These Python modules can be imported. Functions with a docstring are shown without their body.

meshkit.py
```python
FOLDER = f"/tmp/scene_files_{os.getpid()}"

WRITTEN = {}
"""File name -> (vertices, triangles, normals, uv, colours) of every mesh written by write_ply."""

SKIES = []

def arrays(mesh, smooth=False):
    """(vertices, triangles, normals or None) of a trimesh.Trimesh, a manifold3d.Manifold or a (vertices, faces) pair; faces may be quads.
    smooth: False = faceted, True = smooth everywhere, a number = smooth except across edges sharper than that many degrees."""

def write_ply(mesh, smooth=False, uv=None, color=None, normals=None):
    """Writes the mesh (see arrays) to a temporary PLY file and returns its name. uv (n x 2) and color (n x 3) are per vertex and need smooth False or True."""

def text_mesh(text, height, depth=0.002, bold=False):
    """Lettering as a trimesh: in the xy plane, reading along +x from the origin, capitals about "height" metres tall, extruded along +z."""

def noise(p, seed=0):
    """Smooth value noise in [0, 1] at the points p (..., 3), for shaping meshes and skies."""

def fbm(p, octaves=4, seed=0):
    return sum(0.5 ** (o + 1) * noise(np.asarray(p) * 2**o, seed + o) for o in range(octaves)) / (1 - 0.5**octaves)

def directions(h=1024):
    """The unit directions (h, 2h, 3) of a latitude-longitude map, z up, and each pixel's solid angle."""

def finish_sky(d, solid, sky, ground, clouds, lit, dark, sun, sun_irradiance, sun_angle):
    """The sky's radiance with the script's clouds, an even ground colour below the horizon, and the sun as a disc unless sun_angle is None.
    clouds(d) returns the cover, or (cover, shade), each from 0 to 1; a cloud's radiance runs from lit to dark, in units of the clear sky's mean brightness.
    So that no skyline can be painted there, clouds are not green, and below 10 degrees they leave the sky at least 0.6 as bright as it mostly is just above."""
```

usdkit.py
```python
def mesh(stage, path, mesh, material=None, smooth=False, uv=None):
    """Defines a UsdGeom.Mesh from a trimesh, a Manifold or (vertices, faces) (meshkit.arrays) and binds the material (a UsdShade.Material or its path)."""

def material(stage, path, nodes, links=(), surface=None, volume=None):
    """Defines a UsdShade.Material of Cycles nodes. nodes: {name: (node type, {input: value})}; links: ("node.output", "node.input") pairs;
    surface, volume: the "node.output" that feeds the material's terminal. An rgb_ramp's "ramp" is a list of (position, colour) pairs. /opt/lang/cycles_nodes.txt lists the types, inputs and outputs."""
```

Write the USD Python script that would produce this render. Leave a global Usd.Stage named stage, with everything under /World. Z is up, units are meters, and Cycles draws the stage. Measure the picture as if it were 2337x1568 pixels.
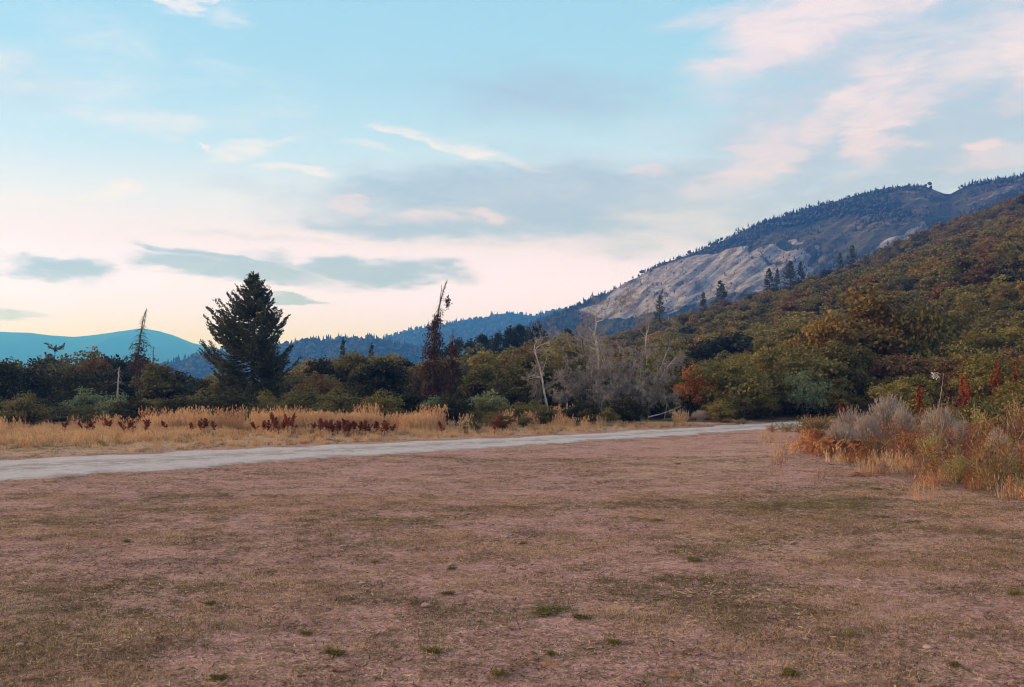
import math, numpy as np, usdkit, meshkit, trimesh
from pxr import Usd, UsdGeom, UsdLux, UsdShade, Gf, Sdf, Vt
from shapely.geometry import Polygon, Point, LineString
from shapely import prepare, contains_xy

# ---------------------------------------------------------------- camera, sky, sun, exposure
stage = Usd.Stage.CreateInMemory()
UsdGeom.SetStageUpAxis(stage, UsdGeom.Tokens.z)
UsdGeom.Xform.Define(stage, '/World')
EYE, FOC, PITCH = 1.65, 2271.0, math.atan(86 / 2271.0)
cam = UsdGeom.Camera.Define(stage, '/World/camera')
cam.CreateFocalLengthAttr(35.0); cam.CreateHorizontalApertureAttr(36.0)
cam.AddTranslateOp().Set(Gf.Vec3d(0, 0, EYE)); cam.AddRotateXOp().Set(90 + math.degrees(PITCH))
cam.CreateFStopAttr(5.6); cam.CreateFocusDistanceAttr(36.0)
cam.CreateClippingRangeAttr(Gf.Vec2f(0.05, 20000))
EXPO = 1.5
cam.CreateExposureAttr(EXPO)

SUN_EL, SUN_AZ = math.radians(13), math.radians(-84)       # low behind thin cloud, to the left
SKY_STRENGTH = 0.1
GAIN = SKY_STRENGTH * 2 ** EXPO                            # shader colour -> picture


class Graph:
    def __init__(self): self.nodes, self.links, self.k = {}, [], 0
    def __call__(self, kind, links=None, **inputs):
        self.k += 1; n = f'n{self.k}'
        self.nodes[n] = (kind, inputs)
        for i, src in (links or {}).items(): self.links.append((src, f'{n}.{i}'))
        return n
    def math(self, op, a, b=None, c=None, clamp=False):
        l, v = {}, {'math_type': op, 'use_clamp': clamp}
        for i, x in enumerate((a, b, c)):
            if x is None: continue
            if isinstance(x, str): l[f'value{i+1}'] = x
            else: v[f'value{i+1}'] = float(x)
        return self('math', l, **v) + '.value'
    def smooth(self, x, a, b, lo=0., hi=1.):
        return self('map_range', {'value': x}, range_type='smoothstep', from_min=a, from_max=b, to_min=lo, to_max=hi, clamp=True) + '.result'
    def lin(self, x, a, b, lo=0., hi=1.):
        return self('map_range', {'value': x}, range_type='linear', from_min=a, from_max=b, to_min=lo, to_max=hi, clamp=True) + '.result'
    def mix(self, fac, a, b, kind='mix'):
        l, v = {}, {'mix_type': kind}
        for n, x in (('fac', fac), ('color1', a), ('color2', b)):
            if isinstance(x, str): l[n] = x
            else: v[n] = x
        return self('mix', l, **v) + '.color'
    def noise(self, vec, scale, detail=3., rough=.55, dist=0.):
        return self('noise_texture', {'vector': vec} if vec else {}, scale=scale, detail=detail, roughness=rough, distortion=dist)
    def make(self, path, surface=None, volume=None):
        return usdkit.material(stage, path, self.nodes, self.links, surface=surface, volume=volume)


def px_azel(px, py):
    zc, xc = (784 - py) / FOC, (px - 1168) / FOC
    y, z = math.cos(PITCH) - zc * math.sin(PITCH), math.sin(PITCH) + zc * math.cos(PITCH)
    return math.degrees(math.atan2(xc, y)), math.degrees(math.atan2(z, math.hypot(xc, y)))


def build_sky():
    g = Graph()
    d = g('texture_coordinate') + '.generated'
    s = g('separate_xyz', {'vector': d})
    az = g.math('multiply', g.math('arctan2', s + '.x', s + '.y'), 57.29578)
    el = g.math('multiply', g.math('arcsine', s + '.z'), 57.29578)
    st = g('vector_math', {'vector1': d}, math_type='multiply', vector2=(1, 1, 3.6)) + '.vector'
    wn = g.noise(st, 5.5, 4., .55)
    off = g('vector_math', {'vector1': wn + '.color'}, math_type='subtract', vector2=(.5, .5, .5)) + '.vector'
    off = g('vector_math', {'vector1': off}, math_type='multiply', vector2=(9, 2.6, 0)) + '.vector'
    base = g('combine_xyz', {'x': az, 'y': el}) + '.vector'
    P = g('vector_math', {'vector1': base, 'vector2': off}, math_type='add') + '.vector'
    off = g('vector_math', {'vector1': g.noise(st, 19., 5., .6) + '.color'}, math_type='subtract', vector2=(.5, .5, .5)) + '.vector'
    off = g('vector_math', {'vector1': off}, math_type='multiply', vector2=(5.5, 1.3, 0)) + '.vector'
    P = g('vector_math', {'vector1': P, 'vector2': off}, math_type='add') + '.vector'
    wisp = g.noise(st, 15., 8., .66, .8) + '.fac'
    broad = g.noise(st, 2.6, 5., .55, .3) + '.fac'
    fine = g.math('multiply_add', wisp, 2.6, -.30)
    # the air: the physical sky under a thin veil of high cloud that whitens towards the horizon
    q = lambda c: tuple(float(x) / GAIN for x in c)
    sky = g('sky_texture', sky_type='single_scattering', sun_disc=False, sun_elevation=SUN_EL, sun_rotation=SUN_AZ) + '.color'
    stops = [(-1, (.88, .98, 3.9)), (3, (.98, .98, 3.4)), (5.5, (1.07, .99, 2.0)), (8, (.99, .87, 1.14)), (10, (.84, .88, 1.10)), (12.8, (.56, .80, 1.05)),
             (17, (.38, .71, .95)), (21, (.33, .68, .93)), (40, (.66, .78, .92)), (90, (.78, .77, .80))]
    veil = g('rgb_ramp', {'fac': g.lin(el, -1, 90)}, ramp=[((e + 1) / 91., q(c)) for e, c in stops]) + '.color'
    east = g.smooth(az, 6, 30)                      # cooler away from the sunset
    cool = g.mix(g.math('multiply', east, .75), veil, g.mix(1.0, veil, (.86, .92, .98), 'multiply'))
    col = g.mix(.90, sky, cool)
    # clouds: (px, py, half width, half height, slope, strength) on the 2336-pixel frame, turned to azimuth and elevation
    grey = [(1180, 462, 500, 95, 0, 1.0), (1400, 450, 300, 70, -4, .7), (1010, 510, 360, 40, -1, .8), (1250, 220, 360, 85, -3, .55), (1480, 425, 230, 50, -4, .6), (880, 618, 200, 34, 1, .95), (560, 622, 260, 27, -4, .95),
            (520, 590, 200, 14, -8, .8), (690, 612, 110, 30, -14, .6), (120, 619, 170, 26, -2, .95), (665, 681, 75, 9, -2, .8), (20, 720, 80, 12, 0, .6), (1350, 560, 260, 30, 0, .35), (640, 545, 220, 12, -2, .3),
            (1290, 360, 300, 40, -6, .3), (70, 190, 160, 70, 0, .35), (560, 425, 160, 20, 0, .3)]
    lav = [(2070, 260, 560, 300, 28, .95), (1750, 430, 420, 130, 10, .75), (2260, 430, 330, 120, 0, .8), (2250, 60, 260, 200, 0, .8)]
    pink = [(1800, 60, 230, 90, 26, .95), (1960, 15, 200, 70, 20, .85), (1640, 30, 120, 30, 10, .5), (1948, 222, 170, 52, 33, .75), (2020, 295, 120, 62, 40, .95), (1720, 365, 120, 60, 32, .75), (2320, 110, 80, 120, 20, .7),
            (2256, 338, 45, 14, -8, .95), (2290, 356, 120, 24, 0, .5), (2150, 165, 150, 45, 30, .5), (800, 478, 50, 22, -25, .75), (1078, 496, 60, 22, -8, .8), (960, 498, 90, 12, 0, .5), (1470, 395, 40, 12, 0, .5)]
    cream = [(a_, b_, c_, d_, e_, f_ * .72) for a_, b_, c_, d_, e_, f_ in [(955, 310, 105, 13, -15, .95), (1090, 350, 110, 20, -20, .7), (540, 352, 95, 17, 10, .85), (670, 393, 70, 10, -10, .75), (455, 338, 26, 9, 10, .8), (268, 438, 60, 13, 12, .95), (205, 446, 60, 9, 0, .6),
             (345, 270, 120, 36, 0, .6), (410, 3, 34, 16, 0, .9), (480, 30, 50, 20, 0, .5), (30, 165, 90, 40, 0, .5), (40, 440, 80, 12, 0, .6), (600, 330, 90, 10, 8, .6), (1560, 500, 190, 26, -4, .5), (860, 340, 60, 9, -8, .4)]]

    def layer(blobs, col, colour, soft):
        total = None
        for px, py, hw, hh, slope, k in blobs:
            a, e = px_azel(px, py)
            m = g('mapping', {'vector': P}, mapping_type='texture', location=(a, e, 0), rotation=(0, 0, math.radians(slope)), scale=(hw * .0252 * 1.25, hh * .0252 * 1.25, 1)) + '.vector'
            r = g('vector_math', {'vector1': m}, math_type='length') + '.value'
            fall = g.smooth(r, .25, 1.15, k, 0)
            total = fall if total is None else g.math('maximum', total, fall)
        mask = g.smooth(g.math('multiply', total, fine), .5 - soft, .5 + soft)
        return g.mix(g.math('multiply', mask, .92), col, q(colour)), total
    col, _ = layer(lav, col, (.46, .59, .78), .5)
    grey_fine, fine = fine, g.math('multiply_add', wisp, 1.9, .10)
    col, _ = layer(grey, col, (.38, .535, .74), .44)
    fine = grey_fine
    col, _ = layer(pink, col, (.91, .76, .84), .72)
    col, _ = layer(cream, col, (1.04, .93, .95), .6)
    # thin ragged cirrus over the whole sky
    col = g.mix(g.math('multiply', g.smooth(g.math('multiply', broad, g.math('multiply_add', wisp, .8, .6)), .46, .82), .42), col, q((1.0, .93, .98)))
    up = g.smooth(el, -3, -1)
    col = g.mix(up, q((.25, .23, .20)), col)
    b = g('background_shader', {'color': col}, strength=SKY_STRENGTH)
    return g.make('/World/Looks/sky', surface=b + '.background')


sky = UsdLux.DomeLight.Define(stage, '/World/sky')
UsdShade.MaterialBindingAPI.Apply(sky.GetPrim()).Bind(build_sky())
for k_, v_ in (('label', 'pale blue evening sky with pink and grey wispy clouds'), ('category', 'sky'), ('kind', 'structure')):
    sky.GetPrim().SetCustomDataByKey(k_, v_)
sun = UsdLux.DistantLight.Define(stage, '/World/sun')
sun.CreateNormalizeAttr(True); sun.CreateIntensityAttr(.4); sun.CreateAngleAttr(24.0); sun.CreateColorAttr(Gf.Vec3f(1, .76, .60))
sun.AddRotateZOp().Set(-math.degrees(SUN_AZ)); sun.AddRotateXOp().Set(-(90 - math.degrees(SUN_EL)))

# ---------------------------------------------------------------- helpers
RNG = np.random.default_rng(7)
used = {}


def numbered(name, parent='/World'):
    n = used.get((parent, name), 0); used[(parent, name)] = n + 1
    return f'{parent}/{name}' if n == 0 else f'{parent}/{name}_{n:03d}'


def tag(prim, label=None, cat=None, group=None, kind=None):
    for k, v in (('label', label), ('category', cat), ('group', group), ('kind', kind)):
        if v: prim.SetCustomDataByKey(k, v)
    return prim


def put(name, mesh, mat, parent='/World', smooth=False):
    return usdkit.mesh(stage, numbered(name, parent), mesh, mat, smooth=smooth).GetPrim()


def place(x, loc, rz=0., sc=1.):
    x.AddTranslateOp().Set(Gf.Vec3d(*map(float, loc))); x.AddRotateZOp().Set(math.degrees(rz))
    sc = (sc,) * 3 if np.ndim(sc) == 0 else sc
    x.AddScaleOp().Set(Gf.Vec3f(*map(float, sc)))


def thing(name, label, cat, loc=(0, 0, 0), rz=0., sc=1., group=None):
    x = UsdGeom.Xform.Define(stage, numbered(name)); place(x, loc, rz, sc)
    return tag(x.GetPrim(), label, cat, group)


class Proto:
    """A kind of thing kept as a class prim; every copy is an Xform of its own that references it."""
    def __init__(self, name, parts):
        self.path = f'/World/Kinds/{name}'
        stage.CreateClassPrim('/World/Kinds') if not stage.GetPrimAtPath('/World/Kinds') else None
        x = UsdGeom.Xform.Define(stage, self.path)
        n = {}
        self.mat, self.mesh = parts[0][2], parts
        for pname, mesh, mat, *sm in parts:
            n[pname] = n.get(pname, -1) + 1
            usdkit.mesh(stage, f'{self.path}/{pname}' + (f'_{n[pname]:03d}' if n[pname] else ''), mesh, mat, smooth=sm[0] if sm else False)
    def copy(self, name, label, cat, loc, rz=0., sc=1., group=None):
        p = thing(name, label, cat, loc, rz, sc, group)
        p.GetReferences().AddInternalReference(self.path); p.SetInstanceable(True)
        return p


def instancer(name, protos, pos, rz, sc, idx, label, cat, parent='/World', tilt=None):
    """Uncountable growth: one PointInstancer. protos: list of lists of (name, mesh, material)."""
    path = numbered(name, parent)
    pi = UsdGeom.PointInstancer.Define(stage, path)
    for i, parts in enumerate(protos):
        UsdGeom.Xform.Define(stage, f'{path}/kinds/kind_{i}')
        for j, (pn, mesh, mat) in enumerate(parts):
            usdkit.mesh(stage, f'{path}/kinds/kind_{i}/{pn}_{j}', mesh, mat)
        pi.GetPrototypesRel().AddTarget(f'{path}/kinds/kind_{i}')
    n = len(pos)
    pi.CreatePositionsAttr(Vt.Vec3fArray.FromNumpy(np.asarray(pos, np.float32)))
    pi.CreateProtoIndicesAttr(Vt.IntArray.FromNumpy(np.asarray(idx, np.int32)))
    sc = np.asarray(sc, np.float32); sc = np.repeat(sc[:, None], 3, 1) if sc.ndim == 1 else sc
    pi.CreateScalesAttr(Vt.Vec3fArray.FromNumpy(sc))
    h = np.asarray(rz) / 2
    pi.CreateOrientationsAttr(Vt.QuathArray([Gf.Quath(float(math.cos(a)), 0., 0., float(math.sin(a))) for a in h]))
    return tag(pi.GetPrim(), label, cat, None, 'stuff')


def smooth(a, b, x):
    t = np.clip((np.asarray(x, float) - a) / (b - a), 0, 1)
    return t * t * (3 - 2 * t)


def pt(px, py, d):
    """The point at depth d (metres along +y) seen at a pixel of the 2336-pixel frame."""
    zc, xc = (784 - py) / FOC, (px - 1168) / FOC
    y, z = math.cos(PITCH) - zc * math.sin(PITCH), math.sin(PITCH) + zc * math.cos(PITCH)
    return np.array([d * xc / y, d, EYE + d * z / y])


ROAD = np.array([(-60, -30), (-30, -.9), (-20, 8.6), (-13.5, 14.8), (-9.55, 18.55), (-5.6, 22.3), (-2.4, 25.1), (.9, 28.0), (4.7, 31.6), (9.2, 35.8), (14, 38.8), (22, 42), (36, 45)], float)


def road_half(x): return 1.36 + 1.05 * smooth(4, -10, x)


def road_dist(x, y):
    """Signed distance from the path's centre line, positive beyond it."""
    best, sign = np.full(np.shape(x), 1e9), np.ones(np.shape(x))
    for a, b in zip(ROAD[:-1], ROAD[1:]):
        d = b - a; L = np.hypot(*d)
        t = np.clip(((x - a[0]) * d[0] + (y - a[1]) * d[1]) / L ** 2, 0, 1)
        r = np.hypot(x - a[0] - t * d[0], y - a[1] - t * d[1])
        s = np.sign((y - a[1]) * d[0] - (x - a[0]) * d[1])
        m = r < best
        best, sign = np.where(m, r, best), np.where(m, s, sign)
    hw = road_half(x)
    return np.maximum(best - (hw - 1.38), best * 1.38 / hw) * sign


def H(x, y):
    """Height of the ground."""
    x, y = np.asarray(x, float), np.asarray(y, float)
    z3 = np.stack([x, y, 0 * x], -1)
    rd = road_dist(x, y)
    s = x - (10 + 5 * smooth(12, 30, y) * smooth(75, 45, y) - 20 * smooth(45, 185, y))
    k = .04 + .185 * smooth(14, 80, y)
    sp = 4.5 * np.log1p(np.exp(np.clip(s / 4.5, -30, 30)))
    hill = sp * (k + .0009 * np.minimum(sp, 170) * smooth(40, 130, y))
    hill = 110 * np.tanh(hill / 110) * (1 - smooth(225, 430, y)) * smooth(-40, 8, y)
    hill *= 1 - .9 * np.exp(-(rd / 2.2) ** 2) * smooth(24, 12, x)
    hill += smooth(3, 14, hill) * 7 * (meshkit.fbm(z3 / 34., 3, 5) - .5)
    left = -.055 * np.clip(y - 47, 0, 420) * smooth(8, -18, x)
    far = -26 * smooth(260, 620, y)
    rough = .05 * (meshkit.fbm(z3 / 2.3, 3, 11) - .5) * smooth(1.2, 3, abs(rd)) + .16 * (meshkit.noise(z3 / 9., 3) - .5) * smooth(1.5, 6, abs(rd))
    bump = .5 * np.exp(-((y - 62) / 12) ** 2) * smooth(-14, -2, x)
    bank = -.9 * smooth(9, 14, rd) * smooth(14, 6, s + 8) * smooth(52, 44, y) * 0
    return hill + left + far + rough + bump + bank


def h1(x, y): return float(H(np.array([x]), np.array([y]))[0])


def ground_at(px, py):
    a = pt(px, py, 1.) - [0, 0, EYE]
    t = 3.
    for _ in range(60):
        p = a * t
        e = EYE + p[2] - h1(p[0], p[1])
        t += e / max(.02, -a[2]) * .6 if a[2] < -.01 else e
        t = min(max(t, 2.), 400.)
    return np.array([a[0] * t, t, h1(a[0] * t, t)])


# ---------------------------------------------------------------- materials
def rough_mat(name, color, rough=.9):
    return usdkit.material(stage, f'/World/Looks/{name}', {'p': ('principled_bsdf', {'base_color': color, 'roughness': rough, 'specular_ior_level': .2})}, [], surface='p.BSDF')


def leaf_mat(name, cols, trans=.25, vary=.5, scale=1.4, lift=1.0, warm=1.14):
    """Foliage: a ramp of leaf tones picked per leaf and per clump; a little light passes."""
    g = Graph()
    cols = [tuple(min(.6, x * w) for x, w in zip(c, (lift * warm, lift * .98, lift * .86))) for c in cols]
    geo = g('geometry')
    obj = g('texture_coordinate') + '.object'
    n = g.noise(obj, scale, 2.) + '.fac'
    rnd = g('object_info') + '.random'
    t = g.math('add', g.math('multiply', geo + '.random_per_island', vary), g.math('multiply', g.lin(n, .3, .7), 1 - vary))
    t = g.math('add', g.math('multiply', t, .7), g.math('multiply', rnd, .3), clamp=True)
    c = g('rgb_ramp', {'fac': t}, ramp=[(i / (len(cols) - 1), x) for i, x in enumerate(cols)]) + '.color'
    p = g('principled_bsdf', {'base_color': c}, roughness=.75, specular_ior_level=.25)
    tr = g('translucent_bsdf', {'color': c})
    m = g('mix_closure', {'closure1': p + '.BSDF', 'closure2': tr + '.BSDF'}, fac=trans)
    return g.make(f'/World/Looks/{name}', surface=m + '.closure')


def bark_mat(name, a, b, scale=9.):
    g = Graph()
    obj = g('texture_coordinate') + '.object'
    v = g('vector_math', {'vector1': obj}, math_type='multiply', vector2=(1, 1, .25)) + '.vector'
    n = g.noise(v, scale, 5., .65) + '.fac'
    c = g.mix(g.lin(n, .35, .65), a, b)
    bm = g('bump', {'height': n}, strength=.5, distance=.03)
    p = g('principled_bsdf', {'base_color': c, 'normal': bm + '.normal'}, roughness=.9, specular_ior_level=.2)
    return g.make(f'/World/Looks/{name}', surface=p + '.BSDF')


M = {}
M['olive'] = leaf_mat('olive_leaves', [(.028, .028, .010), (.07, .066, .02), (.115, .10, .03), (.15, .11, .035)], lift=2.0)
M['green'] = leaf_mat('green_leaves', [(.024, .025, .012), (.052, .052, .021), (.085, .078, .029), (.12, .10, .037)], lift=1.9)
M['dark'] = leaf_mat('dark_leaves', [(.010, .013, .008), (.022, .025, .012), (.038, .038, .016), (.06, .045, .018)], lift=1.3)
M['gold'] = leaf_mat('golden_leaves', [(.045, .034, .012), (.095, .07, .02), (.15, .10, .028), (.15, .11, .04)], lift=1.8)
M['russet'] = leaf_mat('russet_leaves', [(.035, .024, .012), (.082, .054, .026), (.12, .076, .036), (.11, .082, .036)], lift=1.7)
M['orange'] = leaf_mat('orange_leaves', [(.09, .04, .015), (.20, .085, .03), (.30, .12, .04), (.19, .10, .04)], lift=2.0)
M['sageleaf'] = leaf_mat('blue_green_leaves', [(.035, .05, .03), (.07, .095, .055), (.12, .14, .08), (.15, .15, .07)], lift=2.0)
M['limeleaf'] = leaf_mat('yellow_green_leaves', [(.044, .042, .013), (.10, .088, .026), (.165, .135, .042), (.21, .155, .052)], lift=2.0)
M['needle'] = leaf_mat('spruce_needles', [(.010, .012, .008), (.022, .026, .015), (.042, .046, .024), (.07, .06, .03)], trans=.15, lift=2.7)
M['pine'] = leaf_mat('pine_needles', [(.010, .016, .010), (.022, .032, .016), (.04, .05, .022), (.06, .06, .026)], trans=.1)
M['deadneedle'] = leaf_mat('dead_needles', [(.025, .014, .011), (.05, .026, .02), (.085, .042, .030), (.11, .06, .045)], trans=.15)
M['bark'] = bark_mat('dark_bark', (.02, .015, .012), (.06, .045, .035))
M['grey_wood'] = bark_mat('weathered_wood', (.20, .17, .16), (.46, .41, .39))
M['bare_twig'] = bark_mat('bare_twigs', (.15, .12, .105), (.37, .305, .275), 5.)
M['dead_bark'] = bark_mat('dead_bark', (.05, .034, .03), (.16, .11, .095))
M['straw'] = leaf_mat('straw_grass', lift=1.2, cols=[(.25, .15, .085), (.44, .29, .17), (.57, .42, .26), (.46, .32, .20)], trans=.3, scale=.4)
M['paleg'] = leaf_mat('bleached_grass', lift=1.1, cols=[(.27, .19, .12), (.44, .325, .215), (.57, .45, .31), (.42, .34, .24)], trans=.3, scale=.4)
M['drygrass'] = leaf_mat('dry_turf', [(.095, .058, .04), (.195, .120, .085), (.335, .218, .165), (.265, .168, .125)], trans=.2, scale=.4)
M['greengrass'] = leaf_mat('green_turf', [(.06, .052, .022), (.12, .105, .042), (.17, .145, .058), (.25, .18, .08)], trans=.25, scale=.4)
M['weed'] = leaf_mat('weed_leaves', [(.06, .055, .02), (.11, .105, .036), (.16, .145, .05), (.24, .185, .075)], trans=.25, scale=4.)
M['dock'] = leaf_mat('dock_seed', lift=1.15, cols=[(.07, .016, .008), (.15, .035, .014), (.24, .06, .022), (.17, .05, .02)], trans=.1)
M['sage'] = leaf_mat('sage_stems', [(.17, .155, .15), (.31, .285, .285), (.47, .435, .43), (.38, .33, .285)], trans=.15)
M['fern'] = leaf_mat('dead_fern', lift=1.25, cols=[(.12, .05, .022), (.26, .115, .052), (.40, .20, .10), (.30, .15, .075)], trans=.25)
M['rustweed'] = leaf_mat('rust_weeds', [(.10, .042, .02), (.21, .088, .038), (.31, .145, .065), (.24, .15, .07)], trans=.25)
M['olivegrass'] = leaf_mat('olive_grass', [(.10, .07, .025), (.20, .14, .05), (.32, .215, .085), (.36, .23, .10)], trans=.3, scale=.4)

# ---------------------------------------------------------------- ground
def axis(fine_lo, fine_hi, step, lo, hi, grow=1.16):
    a = list(np.arange(fine_lo, fine_hi + 1e-6, step))
    d, v = step, a[-1]
    while v < hi: d *= grow; v += d; a.append(v)
    d, v = step, a[0]
    while v > lo: d *= grow; v -= d; a.insert(0, v)
    return np.array(a)


def grid_mesh(X, Y, Z):
    n, m = X.shape
    i = np.arange(n * m).reshape(n, m)
    f = np.stack([i[:-1, :-1], i[:-1, 1:], i[1:, 1:], i[1:, :-1]], -1).reshape(-1, 4)
    return np.stack([X, Y, Z], -1).reshape(-1, 3), f


def poly_px(pts):
    """Outline on flat ground from pixels of the 2336-pixel frame."""
    out = []
    for px, py in pts:
        a = pt(px, py, 1.) - [0, 0, EYE]; out.append((a[0] * EYE / -a[2], EYE / -a[2]))
    return Polygon(out)


def soft_in(poly, x, y, w):
    """1 well inside the outline, 0 outside, soft over w metres."""
    from shapely import points, distance
    p = points(np.stack([x, y], -1))
    d = np.where(contains_xy(poly, x, y), distance(p, poly.exterior), -distance(p, poly.exterior))
    return smooth(-w, w, d)


GREEN_PX = [[(1560, 1150), (1760, 1115), (1960, 1105), (2200, 1130), (2280, 1150), (2160, 1190), (1900, 1205), (1700, 1190)],
            [(1500, 1230), (1700, 1205), (1850, 1225), (1740, 1275), (1560, 1300)], [(0, 1350), (180, 1345), (400, 1352), (250, 1395), (-60, 1400)],
            [(-60, 1440), (160, 1425), (300, 1450), (160, 1520), (-60, 1530)], [(1170, 1385), (1270, 1375), (1370, 1400), (1290, 1418)],
            [(2100, 1215), (2336, 1190), (2400, 1260), (2250, 1275)], [(240, 1125), (420, 1120), (560, 1150), (330, 1165)], [(660, 1210), (820, 1200), (900, 1230), (740, 1245)]]
STRAW_PX = [[(1230, 1050), (1400, 1035), (1700, 1020), (1850, 1050), (1800, 1100), (1480, 1105), (1280, 1085)], [(900, 1050), (1150, 1035), (1260, 1060), (1000, 1080)], [(560, 1090), (900, 1075), (1050, 1110), (700, 1130)]]
SOIL_PX = [[(1800, 1040), (2000, 1040), (2336, 1130), (2336, 1180), (2100, 1130), (1850, 1075)], [(1880, 1290), (2250, 1310), (2336, 1400), (2100, 1440), (1850, 1400)], [(2050, 1440), (2336, 1450), (2336, 1600), (2100, 1600)], [(500, 1460), (900, 1450), (1000, 1600), (500, 1600)]]
GREEN, STRAW, SOIL = ([poly_px(p) for p in L] for L in (GREEN_PX, STRAW_PX, SOIL_PX))
BUSH = Polygon([(9.9, 33.5), (8.6, 29), (7.2, 25), (6.5, 21), (6.35, 17), (6.6, 13.2), (9, 11), (16, 11), (30, 30), (16, 36)])
prepare(BUSH)


def cover(x, y):
    """green turf, straw, dark leaf litter, each 0..1"""
    z3 = np.stack([x, y, 0 * x], -1)
    w = meshkit.fbm(z3 / 1.1, 4, 21) - .5
    n = meshkit.fbm(z3 / 1.5 + 7, 4, 33)
    gr = smooth(.50, .72, n) * .62
    for P in GREEN: gr = np.maximum(gr, soft_in(P, x + w * 4, y + w * 4, 1.1) * .85)
    st = smooth(.52, .74, meshkit.fbm(z3 / 3.4 + 40, 4, 8)) * .55
    for P in STRAW: st = np.maximum(st, soft_in(P, x + w * 5, y + w * 5, 1.8) * .62)
    rd = road_dist(x, y)
    st = np.maximum(st, smooth(1.2, 2.8, rd) * .85 * smooth(12, 6, x))
    so = 0 * x
    for P in SOIL: so = np.maximum(so, soft_in(P, x + w * 2, y + w * 2, .7))
    gr = gr * (1 - .85 * so); st = st * (1 - so)
    edge = np.exp(-((rd + 1.75) / .55) ** 2) * .5 + np.exp(-((rd - 1.75) / .5) ** 2) * .6   # greener beside the gravel
    gr = np.maximum(gr, edge * smooth(.35, .6, n))
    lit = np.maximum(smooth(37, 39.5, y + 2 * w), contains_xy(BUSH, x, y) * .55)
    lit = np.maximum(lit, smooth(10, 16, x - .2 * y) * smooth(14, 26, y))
    return gr, st, lit


xs = axis(-15, 15, .16, -5200, 5200, 1.13); ys = axis(3.5, 44, .16, -60, 5200, 1.13)
X, Y = np.meshgrid(xs, ys)
Zg = H(X, Y)
gv, gf = grid_mesh(X, Y, Zg)


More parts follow.
